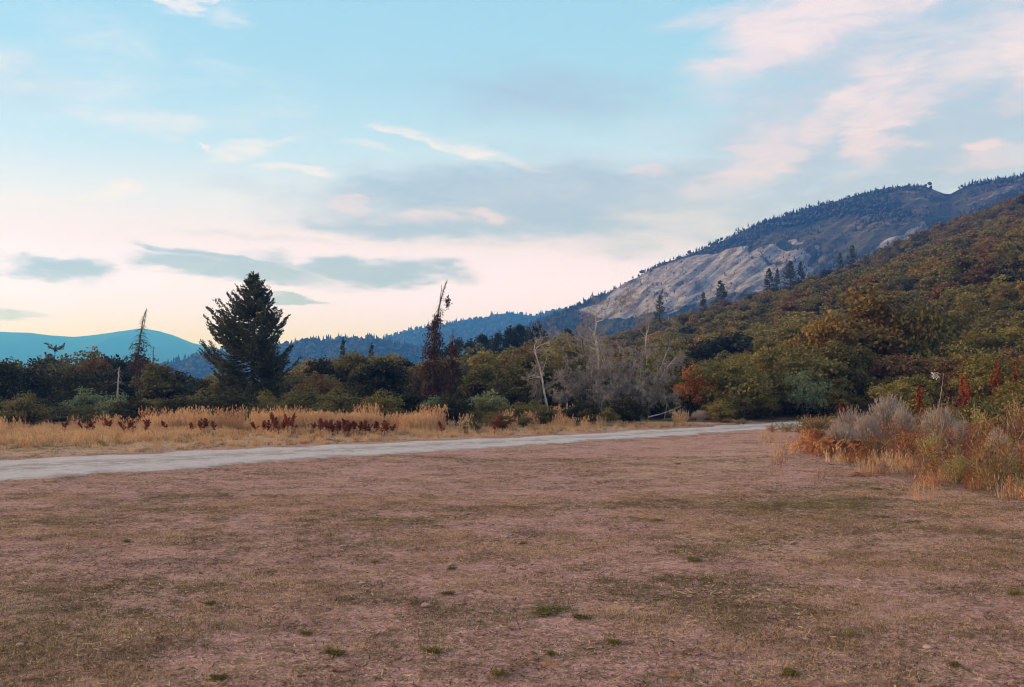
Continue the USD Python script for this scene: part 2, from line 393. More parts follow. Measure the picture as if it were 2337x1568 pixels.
def ground_mat():
    g = Graph()
    pos = g('geometry') + '.position'
    cov = g('separate_color', {'color': g('attribute', attribute='cover') + '.color'})
    gr, st, lit = cov + '.r', cov + '.g', cov + '.b'
    n1 = g.noise(pos, 1.3, 6., .62) + '.fac'
    n2 = g.noise(pos, 13., 6., .7, .4) + '.fac'
    n3 = g.noise(pos, 45., 4., .65) + '.fac'
    n4 = g.noise(pos, 150., 2., .6) + '.fac'
    n5 = g.noise(pos, 4.6, 5., .65) + '.fac'
    soil = g.mix(g.lin(n1, .35, .65), (.275, .102, .092), (.43, .203, .19))
    soil = g.mix(g.lin(n3, .4, .62), soil, (.53, .33, .30))
    litter = g.mix(g.lin(n4, .3, .7), (.20, .10, .068), (.40, .245, .17))
    turf = g.mix(g.lin(n4, .3, .7), (.075, .058, .026), (.17, .125, .058))
    pale = g.mix(g.lin(n4, .3, .7), (.33, .205, .135), (.56, .39, .27))
    c = g.mix(g.math('multiply', g.smooth(g.math('add', n2, g.math('multiply', n1, .5)), .68, .86), .8), soil, litter)
    c = g.mix(g.smooth(g.math('add', st, g.math('multiply', g.math('subtract', n2, .5), 1.6)), .35, .85), c, pale)
    olive = g.mix(g.lin(n3, .35, .65), (.13, .083, .05), (.265, .165, .112))
    c = g.mix(g.math('multiply', g.smooth(g.math('add', n2, g.math('multiply', n5, .9)), .92, 1.08), .75), c, olive)
    c = g.mix(g.math('multiply', g.smooth(g.math('add', gr, g.math('multiply', g.math('subtract', n2, .5), 3.2)), .35, .95), .9), c, turf)
    fl = g.noise(pos, 30., 4., .7, .3) + '.fac'; fp = g.noise(pos, 37., 3., .65, .8) + '.fac'
    c = g.mix(g.math('multiply', g.smooth(fl, .55, .66), .72), c, (.105, .068, .042))
    c = g.mix(g.math('multiply', g.smooth(fp, .58, .68), .6), c, (.50, .37, .255))
    # pale grit and small stones in the soil
    vo = g('voronoi_texture', {'vector': pos}, scale=26., feature='f1')
    stone = g.math('multiply', g.smooth(vo + '.distance', .26, .16), g.smooth(g.noise(pos, 3.1, 3.) + '.fac', .52, .62))
    pick = g('separate_color', {'color': vo + '.color'}) + '.r'
    stone = g.math('multiply', stone, g.smooth(pick, .72, .8))
    c = g.mix(g.math('multiply', stone, .8), c, g.mix(pick, (.30, .22, .20), (.52, .47, .45)))
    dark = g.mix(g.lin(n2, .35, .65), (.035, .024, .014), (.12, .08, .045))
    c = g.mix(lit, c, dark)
    hgt = g.math('add', g.math('multiply', n3, .6), g.math('multiply', n2, 1.0))
    hgt = g.math('add', hgt, g.math('multiply', stone, .35))
    bm = g('bump', {'height': hgt}, strength=.9, distance=.03)
    p = g('principled_bsdf', {'base_color': c, 'normal': bm + '.normal'}, roughness=.95, specular_ior_level=.1)
    return g.make('/World/Looks/ground', surface=p + '.BSDF')


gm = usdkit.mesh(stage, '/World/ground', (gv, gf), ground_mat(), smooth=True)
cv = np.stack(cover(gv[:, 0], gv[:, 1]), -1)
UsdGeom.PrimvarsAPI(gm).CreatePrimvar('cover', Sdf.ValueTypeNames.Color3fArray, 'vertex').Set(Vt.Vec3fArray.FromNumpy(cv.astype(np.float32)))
tag(gm.GetPrim(), 'dry brown field of thin turf and bare earth in front of the gravel path', 'ground', kind='structure')

# the gravel path: a strip over the ground with ragged edges
def road_mesh():
    seg = np.hypot(*np.diff(ROAD, axis=0).T); cum = np.r_[0, np.cumsum(seg)]
    from scipy.interpolate import CubicSpline
    sp = CubicSpline(cum, ROAD)
    t = np.arange(0, cum[-1], .12)
    c = sp(t); dv = sp(t, 1); nrm = np.stack([-dv[:, 1], dv[:, 0]], -1) / np.linalg.norm(dv, axis=1)[:, None]
    wob = lambda s, k: (meshkit.fbm(np.stack([t / .9, 0 * t, 0 * t + s], -1), 5, k) - .5) * 1.0
    lo, hi = -road_half(c[:, 0]) + wob(3, 1), road_half(c[:, 0]) + wob(9, 2)
    u = np.linspace(0, 1, 15)
    off = lo[:, None] + (hi - lo)[:, None] * u
    x = c[:, None, 0] + nrm[:, None, 0] * off; y = c[:, None, 1] + nrm[:, None, 1] * off
    z = H(x, y) + .03 * (1 - (2 * u - 1) ** 4) + .006 - .02 * np.exp(-((abs(2 * u - 1) - .45) / .16) ** 2)
    z[:, 0] -= .05; z[:, -1] -= .05
    return (*grid_mesh(x, y, z), np.stack([np.broadcast_to(u, x.shape), np.broadcast_to(t[:, None], x.shape)], -1).reshape(-1, 2))


def road_mat():
    g = Graph()
    pos = g('geometry') + '.position'
    n1 = g.noise(pos, 1.1, 5., .6) + '.fac'
    n2 = g.noise(pos, 60., 4., .7) + '.fac'
    vo = g('voronoi_texture', {'vector': pos}, scale=70.)
    c = g.mix(g.lin(n2, .35, .65), (.27, .225, .23), (.49, .435, .435))
    c = g.mix(g('separate_color', {'color': vo + '.color'}) + '.r', c, (.58, .525, .505))
    c = g.mix(g.math('multiply', g.smooth(g.noise(pos, 6., 5., .65) + '.fac', .5, .7), .5), c, (.27, .205, .185))
    c = g.mix(g.math('multiply', g.smooth(n1, .48, .72), .5), c, (.30, .235, .215))
    u = g('separate_xyz', {'vector': g('texture_coordinate') + '.UV'}) + '.x'
    q = g.math('absolute', g.math('subtract', u, .5))
    off = g.math('multiply', g.math('subtract', g.noise(pos, 1.7, 4., .6) + '.fac', .5), .35); q = g.math('add', q, off)
    worn = g.math('multiply', g.smooth(q, .20, .09), g.smooth(g.noise(pos, 2.4, 4., .6) + '.fac', .38, .56))
    c = g.mix(g.math('multiply', worn, .55), c, (.23, .18, .14))
    c = g.mix(g.math('multiply', g.smooth(q, .36, .50), .75), c, (.26, .165, .135))
    bm = g('bump', {'height': g.math('add', n2, vo + '.distance')}, strength=.8, distance=.015)
    p = g('principled_bsdf', {'base_color': c, 'normal': bm + '.normal'}, roughness=.95, specular_ior_level=.1)
    return g.make('/World/Looks/gravel', surface=p + '.BSDF')


rv, rf, ruv = road_mesh()
tag(usdkit.mesh(stage, '/World/path', (rv, rf), road_mat(), smooth=True, uv=ruv).GetPrim(), 'pale grey gravel path crossing between the field and the tall grass', 'path', kind='structure')


# ---------------------------------------------------------------- mountains
def skyline(pts):
    p = np.array(pts, float)
    ae = np.array([px_azel(*q) for q in p])
    return lambda az: np.interp(az, ae[:, 0], ae[:, 1])


def mountain(sky_pts, az0, az1, na, nv, r0, r1, base, relief, seed, slant=.0, power=1.0, freq=1.0, back=.6):
    """A slope that climbs from radius r0 to its crest at r1 and falls away behind; azimuth in degrees."""
    line = skyline(sky_pts)
    az = np.linspace(az0, az1, na); v = np.concatenate([np.linspace(0, 1, nv), np.linspace(1.06, 1.9, nv // 6)])
    A, V = np.meshgrid(az, v)
    crest = EYE + np.tan(np.radians(line(A))) * r1
    R = r0 + (r1 - r0) * V
    front = base + (crest - base) * np.clip(V, 0, 1) ** power
    behind = crest - (crest - base) * back * (V - 1)
    Zm = np.where(V <= 1, front, behind)
    arc = np.radians(A) * r1
    q = np.stack([(arc + slant * V * (r1 - r0)) * freq / 40, V * (r1 - r0) * freq / 160, 0 * A + seed], -1)
    rid = 1 - abs(2 * meshkit.fbm(q, 4, seed) - 1)
    q2 = np.stack([(arc + slant * V * (r1 - r0)) * freq / 11, V * (r1 - r0) * freq / 40, 0 * A + seed], -1)
    rid2 = 1 - abs(2 * meshkit.fbm(q2, 3, seed + 5) - 1)
    amp = relief * np.sin(np.pi * np.clip(V, 0, 1)) ** .6
    Zm = Zm + amp * ((rid - .75) * 1.6 + (rid2 - .75) * .55)
    Rr = R - amp * ((rid - .75) * 1.2 + (rid2 - .75) * .4)
    Xm, Ym = Rr * np.sin(np.radians(A)), Rr * np.cos(np.radians(A))
    return A, V, Xm, Ym, Zm, rid2


FAR = [(-1800, 700), (-1200, 730), (-700, 770), (-300, 745), (-100, 757), (0, 758), (60, 759), (110, 765), (170, 769), (210, 765), (270, 757), (322, 749), (360, 755), (400, 767), (440, 783), (500, 797), (620, 802), (800, 830), (1100, 860)]
RIDGE = [(700, 860), (820, 800), (870, 777), (900, 766), (950, 751), (1000, 743), (1040, 737), (1090, 728), (1130, 719), (1160, 714), (1185, 717), (1215, 721), (1250, 714), (1300, 704), (1350, 690), (1420, 670), (1600, 640), (2400, 600)]
NEAR = [(-200, 1100), (100, 1000), (330, 860), (390, 828), (440, 816), (480, 808), (560, 796), (640, 790), (700, 780), (740, 776), (790, 773), (850, 772), (885, 780), (930, 788), (980, 800), (1050, 815), (1200, 850), (1400, 900)]
MAIN = [(1000, 880), (1100, 800), (1200, 745), (1260, 722), (1310, 701), (1340, 690), (1400, 662), (1450, 636), (1480, 617), (1510, 601), (1560, 586), (1600, 571), (1650, 549), (1700, 526), (1750, 507), (1800, 490), (1850, 475),
        (1900, 461), (1950, 447), (2000, 436), (2040, 428), (2075, 424), (2105, 423), (2130, 433), (2150, 441), (2166, 444), (2185, 434), (2205, 424), (2240, 416), (2280, 410), (2336, 402), (2450, 380), (2800, 330), (3400, 300), (4200, 330)]


def hill_mat(name, cols, scale, rock=None):
    g = Graph()
    pos = g('geometry') + '.position'
    n1 = g.noise(pos, scale, 5., .62) + '.fac'
    n2 = g.noise(pos, scale * 7, 4., .65) + '.fac'
    c = g('rgb_ramp', {'fac': g.math('add', g.math('multiply', g.lin(n1, .3, .7), .6), g.math('multiply', g.lin(n2, .3, .7), .4))}, ramp=[(i / (len(cols) - 1), x) for i, x in enumerate(cols)]) + '.color'
    h = n2
    if rock:
        at = g('separate_color', {'color': g('attribute', attribute='cover') + '.color'})
        du = g('vector_math', {'vector1': pos}, math_type='dot_product', vector2=(-.58, 0, .82)) + '.value'
        dv = g('vector_math', {'vector1': pos}, math_type='dot_product', vector2=(.82, 0, .58)) + '.value'
        sl = g('combine_xyz', {'x': g.math('multiply', du, .42), 'y': g.math('multiply', dv, .085)}) + '.vector'
        r1 = g.noise(sl, 1., 10., .76, .5) + '.fac'
        r2 = g.noise(pos, .42, 7., .74) + '.fac'
        stone = g.mix(g.lin(r1, .36, .62), (.10, .09, .096), (.46, .415, .415))
        stone = g.mix(g.smooth(r2, .52, .64), stone, (.13, .11, .11))
        r3 = g.noise(pos, .11, 6., .7, .6) + '.fac'
        stone = g.mix(g.math('multiply', g.smooth(r3, .50, .60), .6), stone, (.105, .095, .092))
        stone = g.mix(g.math('multiply', at + '.b', .35), stone, (.42, .37, .36))
        k = g.smooth(g.math('add', at + '.r', g.math('multiply', g.math('subtract', r2, .5), .9)), .38, .58)
        grassy = g.mix(g.math('multiply', at + '.g', g.lin(n2, .4, .6)), c, (.24, .17, .105))
        c = g.mix(k, grassy, stone)
        h = g.mix(k, n2, g.math('add', g.math('multiply', r1, 2.5), g.math('multiply', r2, 2.0)))
        h = g('rgb_to_bw', {'color': h}) + '.val'
    bm = g('bump', {'height': h}, strength=.7, distance=2.5)
    p = g('principled_bsdf', {'base_color': c, 'normal': bm + '.normal'}, roughness=.95, specular_ior_level=.05)
    return g.make(f'/World/Looks/{name}', surface=p + '.BSDF')


FOREST = [(.008, .018, .020), (.016, .034, .034), (.028, .05, .042), (.024, .042, .038)]
A, V, Xm, Ym, Zm, _ = mountain(FAR, -58, 4, 260, 60, 2500, 3900, -60, 48, 2, power=.9, freq=.2)
ZTOP = Zm.max()
tag(usdkit.mesh(stage, '/World/far_mountain', grid_mesh(Xm, Ym, Zm), hill_mat('far_forest', FOREST, .012), smooth=True).GetPrim(), 'pale blue far mountain on the horizon left of the big spruce', 'mountain', kind='structure')
HILLS = {}
for nm, line, a0, a1, r0, r1, seed, label in (('wooded_ridge', RIDGE, -14, 24, 900, 1500, 4, 'blue wooded ridge behind the dead spire'), ('wooded_hill', NEAR, -30, 6, 560, 900, 6, 'low dark blue wooded hill just right of the big spruce')):
    A, V, Xm, Ym, Zm, _ = mountain(line, a0, a1, 260, 50, r0, r1, -45, 12, seed, power=.95, freq=.3)
    HILLS[nm] = (A, V, Xm, Ym, Zm)
    tag(usdkit.mesh(stage, f'/World/{nm}', grid_mesh(Xm, Ym, Zm), hill_mat(nm + '_floor', FOREST, .03), smooth=True).GetPrim(), label, 'hill', kind='structure')

zx = lambda pts: Polygon([(1482.8 + X_ * .3819, 370.7 + .3819 * Y_) for X_, Y_ in pts])
ROCKS = [zx([(-420, 900), (-260, 800), (-120, 690), (0, 630), (100, 595), (230, 575), (330, 545), (410, 560), (480, 512), (575, 500), (600, 560), (660, 520), (740, 465), (880, 462), (890, 490), (940, 480), (1020, 490), (1035, 560), (1000, 610), (960, 680), (700, 760), (480, 800), (300, 840), (100, 900), (-100, 930), (-300, 930)]),
         zx([(1330, 510), (1480, 420), (1610, 350), (1700, 345), (1760, 330), (1700, 400), (1500, 480), (1400, 520)]),
         zx([(1690, 310), (1730, 240), (1800, 180), (1850, 160), (1840, 200), (1760, 270), (1740, 330)]),
         zx([(1850, 260), (2000, 200), (2110, 150), (2234, 100), (2234, 160), (2050, 230), (1900, 290)]), zx([(1490, 270), (1620, 225), (1660, 250), (1560, 300)])]
MAIN_R0, MAIN_R1 = 330., 640.
A, V, Xm, Ym, Zm, rid = mountain(MAIN, -6, 62, 620, 170, MAIN_R0, MAIN_R1, -30, 5.5, 9, slant=-.55, power=1.0, freq=1.0)
mv, mf = grid_mesh(Xm, Ym, Zm)
px_ = 1168 + FOC * mv[:, 0] / (mv[:, 1] * math.cos(PITCH) + (mv[:, 2] - EYE) * math.sin(PITCH))
py_ = 784 - FOC * ((mv[:, 2] - EYE) * math.cos(PITCH) - mv[:, 1] * math.sin(PITCH)) / (mv[:, 1] * math.cos(PITCH) + (mv[:, 2] - EYE) * math.sin(PITCH))
rock = np.zeros(len(mv))
wob = 26 * (meshkit.fbm(mv / 14., 4, 3) - .5)
for k, P in enumerate(ROCKS): rock = np.maximum(rock, soft_in(P, px_ + wob * 1.3, py_ + wob, 9.) * (1, .8, .42, .5, .38)[k])
rock *= (V.ravel() < 1.0)
gully = smooth(.42, .28, meshkit.fbm(np.stack([mv[:, 0] / 9 + mv[:, 1] / 40, mv[:, 1] / 90, mv[:, 2] / 30], -1), 3, 17))
bare_rock = rock.copy(); rock = rock * (1 - .7 * gully)
uu, vv_ = mv[:, 2] * .82 - mv[:, 0] * .58, mv[:, 0] * .82 + mv[:, 2] * .58
rib = 1 - abs(2 * meshkit.fbm(np.stack([uu / 13, vv_ / 75, 0 * uu], -1), 4, 29) - 1)
mv[:, 1] -= rock * (rib - .7) * 22; mv[:, 2] += rock * (rib - .7) * 4
meadow = .45 * smooth(.53, .66, meshkit.fbm(mv / 30., 4, 12))
AM, VM = A, V
slab = smooth(.45, .7, meshkit.fbm(mv / 22., 3, 41)) * rock
mm = usdkit.mesh(stage, '/World/mountain', (mv, mf), hill_mat('mountain_slope', [(.015, .021, .016), (.034, .038, .025), (.068, .062, .04), (.115, .09, .058)], .03, rock=True), smooth=True)
UsdGeom.PrimvarsAPI(mm).CreatePrimvar('cover', Sdf.ValueTypeNames.Color3fArray, 'vertex').Set(Vt.Vec3fArray.FromNumpy(np.stack([rock, meadow, slab], -1).astype(np.float32)))
tag(mm.GetPrim(), 'steep mountain with bare pale granite slabs behind the scrub hillside', 'mountain', kind='structure')

ZTOP = max(ZTOP, Zm.max())
# the air: one box of blue-scattering haze round everything
TOPZ = ZTOP + 15
hz = trimesh.creation.box([10600, 10600, TOPZ + 140]); hz.apply_translation([0, 0, (TOPZ - 140) / 2])
HAZE = 1 / 1400.
hm = usdkit.material(stage, '/World/Looks/haze', {'v': ('principled_volume', {'color': (.045, .27, 1.0), 'absorption_color': (1, 1, 1), 'density': HAZE, 'anisotropy': .6})}, [], volume='v.volume')
tag(usdkit.mesh(stage, '/World/haze', hz, hm).GetPrim(), 'thin blue evening haze filling the valley air', 'haze', kind='stuff')

# ---------------------------------------------------------------- plant builders
def rhombs(c, a, b, L, W):
    """Leaf-sized rhombi: centres c, unit axes a (length) and b (width)."""
    L, W = np.broadcast_to(L, len(c))[:, None], np.broadcast_to(W, len(c))[:, None]
    v = np.stack([c - a * L / 2, c + b * W / 2, c + a * L / 2, c - b * W / 2], 1).reshape(-1, 3)
    i = np.arange(len(c))[:, None] * 4
    return v, np.concatenate([i + [0, 1, 2], i + [0, 2, 3]])


def unit(v): return v / np.maximum(np.linalg.norm(v, axis=-1, keepdims=True), 1e-9)


def rand_axes(r, n, flat=0.):
    """Random leaf planes; flat > 0 turns them more level."""
    nrm = r.normal(size=(n, 3)); nrm[:, 2] = abs(nrm[:, 2]) + flat; nrm = unit(nrm)
    a = unit(np.cross(nrm, r.normal(size=(n, 3))))
    return a, np.cross(nrm, a)


def join(parts):
    v, f, n = [], [], 0
    for a, b in parts:
        v.append(a); f.append(np.asarray(b) + n); n += len(a)
    return np.concatenate(v), np.concatenate(f)


def tube(points, radii, sides=5):
    p = np.asarray(points, float); rad = np.asarray(radii, float)
    t = unit(np.gradient(p, axis=0))
    ref = np.array([0, 0, 1.]) if abs(t[0, 2]) < .8 else np.array([1., 0, 0])
    u = unit(np.cross(t, ref)); w = np.cross(t, u)
    ang = np.arange(sides) * 2 * np.pi / sides
    v = p[:, None] + rad[:, None, None] * (np.cos(ang)[None, :, None] * u[:, None] + np.sin(ang)[None, :, None] * w[:, None])
    n = len(p); i = np.arange(n * sides).reshape(n, sides)
    q = np.stack([i[:-1], np.roll(i[:-1], -1, 1), np.roll(i[1:], -1, 1), i[1:]], -1).reshape(-1, 4)
    f = np.concatenate([q[:, [0, 1, 2]], q[:, [0, 2, 3]]])
    v = np.concatenate([v.reshape(-1, 3), p[-1:] + t[-1:] * rad[-1]])
    f = np.concatenate([f, np.stack([i[-1], np.roll(i[-1], -1), np.full(sides, n * sides)], -1)])
    return v, f


def wander(r, p, d, length, n, bend, up=0.):
    pts = [np.array(p, float)]; d = unit(np.array(d, float))
    for _ in range(n):
        d = unit(d + r.normal(size=3) * bend + [0, 0, up]); pts.append(pts[-1] + d * length / n)
    return np.array(pts), d


def bare_tree(seed, start, direc, length, rad, depth=4, bend=.16, up=.03, spread=.75, kids=(3, 5), shrink=.62, path=None):
    """A leafless tree: (trunk, limbs, twigs) meshes."""
    r = np.random.default_rng(seed); lev = [[], [], []]
    def grow(p, d, L, R, k, pts=None):
        n = max(3, int(6 - k))
        if pts is None: pts, _ = wander(r, p, d, L, n, bend * (1 + .35 * k), up)
        rr = np.linspace(R, R * (.5 if k < depth - 1 else .25), len(pts))
        lev[0 if k == 0 else 1 if k == 1 else 2].append(tube(pts, rr, 6 if k == 0 else 4 if k == 1 else 3))
        if k >= depth - 1: return
        m = r.integers(*kids) + (2 if k == 0 else 0)
        for j in range(m):
            t = r.uniform(.3 if k == 0 else .2, 1.) if j else 1.
            x = t * (len(pts) - 1); i = min(int(x), len(pts) - 2)
            q = pts[i] + (pts[i + 1] - pts[i]) * (x - i); dd = unit(pts[i + 1] - pts[i])
            side = unit(np.cross(dd, r.normal(size=3)))
            nd = unit(dd * (1 - spread * .6) + side * spread * r.uniform(.6, 1.25))
            grow(q, nd, L * shrink * r.uniform(.6, 1.15), max(R * (.6 - .2 * t) * r.uniform(.55, .95), .0065), k + 1)
    grow(np.array(start, float), direc, length, rad, 0, path)
    return [join(x) for x in lev if x]


def oak(seed, w, h, nleaf, leaf, lobes, stems=3, trunk_h=.3, low=.12, twiggy=True):
    """Broad scrubby tree of width w and height h: stems, crown of lobes made of leaves."""
    r = np.random.default_rng(seed)
    c = []
    while len(c) < lobes:
        q = r.uniform(-1, 1, 3)
        if .25 < np.linalg.norm(q) < .95: c.append(q)
    c = np.array(c); zc, zr = h * (.5 + low / 2), h * (.5 - low / 2)
    c = c * [w * .40, w * .40, zr * .86] + [0, 0, zc]
    c[:, :2] *= (1 - .35 * np.clip((c[:, 2] - zc) / zr, -.2, 1))[:, None]
    rad = r.uniform(.13, .22, lobes) * w * (h / w) ** .3
    k = r.integers(0, lobes, nleaf)
    d = unit(r.normal(size=(nleaf, 3))); d[:, 2] = np.where(d[:, 2] < -.3, -d[:, 2] * .7, d[:, 2])
    p = c[k] + d * (rad[k] * r.uniform(.45, 1.12, nleaf) ** .7)[:, None] * [1, 1, .82]
    p += (meshkit.noise(p / (w * .06), seed)[:, None] - .5) * d * w * .10
    keep = (meshkit.noise(p / (w * .09) + 50, seed + 1) > .27) & (p[:, 2] > h * low * .6)
    p = p[keep]
    a, b = rand_axes(r, len(p), .25)
    s = r.uniform(.7, 1.3, len(p)) * leaf
    crown = rhombs(p, a, b, s * 1.25, s * .9)
    tr = []
    for j in range(stems):
        an = j * 2 * np.pi / stems + r.uniform(-.5, .5)
        base = np.array([math.cos(an), math.sin(an), 0]) * w * .05
        pts, d0 = wander(r, base - [0, 0, .15], [math.cos(an) * .28, math.sin(an) * .28, 1], h * .62, 6, .13)
        R = .028 * h * r.uniform(.7, 1.1)
        tr.append(tube(pts, np.linspace(R, R * .35, len(pts)), 6))
        for _ in range(4):
            i = r.integers(2, 6); e = c[r.integers(lobes)]
            mid = (pts[i] + e) / 2 + r.normal(size=3) * w * .04
            tr.append(tube([pts[i], mid, e], [R * .45, R * .28, R * .1], 4))
    return join(tr), crown


def conifer(seed, h, rmax, gap, sprays, nl=.16, nw=.055, shape=.85, droop=.12, lift=.3, thin=0., lean=(0, 0), skirt=.04, extra=None, climb=None, cap=1.):
    """A spruce or fir: trunk, branches, needles. extra(angle, height 0..1) scales a branch."""
    r = np.random.default_rng(seed); tr, br, P, A = [], [], [], []
    lean = np.array(lean)
    axis_at = lambda z: np.array([lean[0] * (z / h) ** 1.5 + .04 * math.sin(z * 1.7), lean[1] * (z / h) ** 1.5 + .04 * math.cos(z * 1.3), z])
    zs = np.linspace(-.2, h, 14)
    tr.append(tube([axis_at(max(z, 0)) + [0, 0, min(z, 0)] for z in zs], np.linspace(.02 * h, .004, 14) + .004, 7))
    z = h * skirt
    while z < h * .985:
        t = z / h
        for _ in range(int(r.integers(4, 7))):
            if r.random() < thin: continue
            an = r.uniform(0, 2 * np.pi)
            L = rmax * (shape(t) * r.uniform(.8, 1.1) if callable(shape) else min(cap, (1 - t) ** shape)) * r.uniform(.62, 1.12) + .06
            if extra: L *= extra(an, t)
            d = np.array([math.cos(an), math.sin(an), 0]); n = 7; u = np.linspace(0, 1, n)
            rise = (t - .35) * .9 if climb is None else climb(t)                           # upper branches climb, lower ones sag
            pts = axis_at(z + r.uniform(-.06, .06)) + d * (u * L)[:, None] + np.array([0, 0, 1.]) * (L * (rise * u - droop * np.sin(np.pi * u * .8) + lift * u ** 3 * .5))[:, None]
            pts[1:] += np.cumsum(r.normal(size=(n - 1, 3)) * L * .018, 0)
            br.append(tube(pts, np.linspace(.006 + .011 * L, .004, n), 3))
            m = max(5, int(L * sprays)); x = r.uniform(.12, 1, m) ** .85 * (n - 1); i = np.minimum(x.astype(int), n - 2)
            q = pts[i] + (pts[i + 1] - pts[i]) * (x - i)[:, None]; ax = unit(pts[i + 1] - pts[i])
            side = unit(np.cross(ax, [0, 0, 1.])) * np.where(r.random(m) < .5, -1, 1)[:, None]
            rem = (1 - x / (n - 1)) * .42 * L + .10
            off = r.random(m) * rem
            cen = q + (side * .8 + ax * .55) * off[:, None] - np.array([0, 0, 1.]) * (off * .22 + r.uniform(0, .05, m))[:, None] + r.normal(size=(m, 3)) * .025
            P.append(cen); A.append(unit(side * r.uniform(.1, 1., m)[:, None] + ax * .8 + r.normal(size=(m, 3)) * .35))
        z += gap * (1.15 - .5 * t) * r.uniform(.7, 1.3)
    m = 40; zt = h * (1 - r.random(m) * .07)
    P.append(np.array([axis_at(q) for q in zt]) + r.normal(size=(m, 3)) * .03); A.append(unit(r.normal(size=(m, 3)) * .4 + [0, 0, .8]))
    P, A = np.concatenate(P), np.concatenate(A)
    B = unit(np.cross(A, r.normal(size=A.shape)))
    s = r.uniform(.7, 1.3, len(P))
    return join(tr), join(br), rhombs(P, A, B, nl * s, nw * s)


def tuft(seed, n, h, spread, wid, lean=.5, seg=3, heads=0., curl=.35):
    """Grass: n blades of seg quads each; heads: share of blades that carry a seed head."""
    r = np.random.default_rng(seed)
    an, ra = r.uniform(0, 2 * np.pi, n), np.sqrt(r.random(n)) * spread
    base = np.stack([np.cos(an) * ra, np.sin(an) * ra, 0 * an - .01], -1)
    da = an + r.normal(size=n) * .9
    out = np.stack([np.cos(da), np.sin(da), 0 * da], -1)
    hh = h * r.uniform(.45, 1.1, n); le = lean * r.uniform(.1, 1.2, n)
    u = np.linspace(0, 1, seg + 1)
    pts = base[:, None] + out[:, None] * (hh * le)[:, None, None] * (u ** 1.6)[None, :, None] + np.array([0, 0, 1.]) * (hh[:, None] * (u[None] - curl * le[:, None] * u[None] ** 2.2))[..., None]
    fa = r.uniform(0, np.pi, n)
    side = np.stack([np.cos(fa), np.sin(fa), 0 * fa], -1)
    w = wid * r.uniform(.6, 1.3, n)[:, None] * (1 - .85 * u[None] ** 1.5)
    v = np.stack([pts - side[:, None] * w[..., None], pts + side[:, None] * w[..., None]], 2)   # n, seg+1, 2, 3
    i = np.arange(n * (seg + 1) * 2).reshape(n, seg + 1, 2)
    q = np.stack([i[:, :-1, 0], i[:, :-1, 1], i[:, 1:, 1], i[:, 1:, 0]], -1).reshape(-1, 4)
    parts = [(v.reshape(-1, 3), np.concatenate([q[:, [0, 1, 2]], q[:, [0, 2, 3]]]))]
    k = np.nonzero(r.random(n) < heads)[0]
    if len(k):
        c = np.repeat(pts[k, -1], 3, 0) + r.normal(size=(3 * len(k), 3)) * [.012, .012, .05]
        a = unit(r.normal(size=c.shape) * .35 + [0, 0, 1]); b = unit(np.cross(a, r.normal(size=a.shape)))
        parts.append(rhombs(c, a, b, .10, wid * 4.5))
    return join(parts)


def bushy(seed, w, h, n, leaf, stems=14, aspect=.5, up=.6):
    """A low many-stemmed bush: stems and leaves along them."""
    r = np.random.default_rng(seed); st, P, D = [], [], []
    for _ in range(stems):
        an = r.uniform(0, 2 * np.pi); tilt = r.uniform(.05, .95) ** .8
        d = np.array([math.cos(an) * tilt * w / 2, math.sin(an) * tilt * w / 2, h * math.sqrt(1 - .7 * tilt * tilt)])
        L = np.linalg.norm(d) * r.uniform(.75, 1.1)
        pts, _ = wander(r, [math.cos(an) * w * .06, math.sin(an) * w * .06, -.02], d, L, 5, .12)
        pts[:, :2] = pts[:, :2] * min(1, w / 2 / max(1e-6, np.abs(pts[:, :2]).max()))
        st.append(tube(pts, np.linspace(.012, .004, 6), 3))
        m = n // stems; x = r.uniform(.25, 1, m) * 4.999; i = x.astype(int)
        q = pts[i] + (pts[i + 1] - pts[i]) * (x - i)[:, None] + r.normal(size=(m, 3)) * [w * .07, w * .07, h * .06]
        P.append(q); D.append(unit(pts[i + 1] - pts[i]))
    P, D = np.concatenate(P), np.concatenate(D)
    ok = P[:, 2] > .02; P, D = P[ok], D[ok]
    a = unit(D * .6 + r.normal(size=P.shape) * .7); b = unit(np.cross(a, r.normal(size=a.shape)))
    s = r.uniform(.6, 1.3, len(P)) * leaf
    return join(st), rhombs(P, a, b, s, s * aspect)


def sage_bush(seed, w, h, n):
    """Rabbitbrush and sage: a fan of many pale upright stems with small leaves and tufted tips."""
    r = np.random.default_rng(seed); parts, P, A = [], [], []
    for _ in range(n):
        an = r.uniform(0, 2 * np.pi); t = math.sqrt(r.random())
        d = np.array([math.cos(an) * t * w * .5, math.sin(an) * t * w * .5, h * math.sqrt(max(.15, 1 - .75 * t * t)) * r.uniform(.8, 1.08)])
        b = np.array([math.cos(an), math.sin(an), 0]) * t * w * .18
        u = np.linspace(0, 1, 4)[:, None]
        pts = b + (d - b) * u + np.array([d[0], d[1], 0]) * -.18 * np.sin(np.pi * u) + np.cumsum(r.normal(size=(4, 3)) * .012, 0)
        parts.append(tube(pts, np.linspace(.007, .003, 4), 3))
        m = 9; x = r.uniform(.35, 1, m) ** .6 * 2.999; i = x.astype(int)
        P.append(pts[i] + (pts[i + 1] - pts[i]) * (x - i)[:, None] + r.normal(size=(m, 3)) * .012); A.append(np.repeat(unit(pts[3:] - pts[1:2]), m, 0))
    P, A = np.concatenate(P), np.concatenate(A)
    A = unit(A + r.normal(size=A.shape) * .3); B = unit(np.cross(A, r.normal(size=A.shape)))
    return join(parts), rhombs(P, A, B, .085 * r.uniform(.6, 1.3, len(P)), .016)


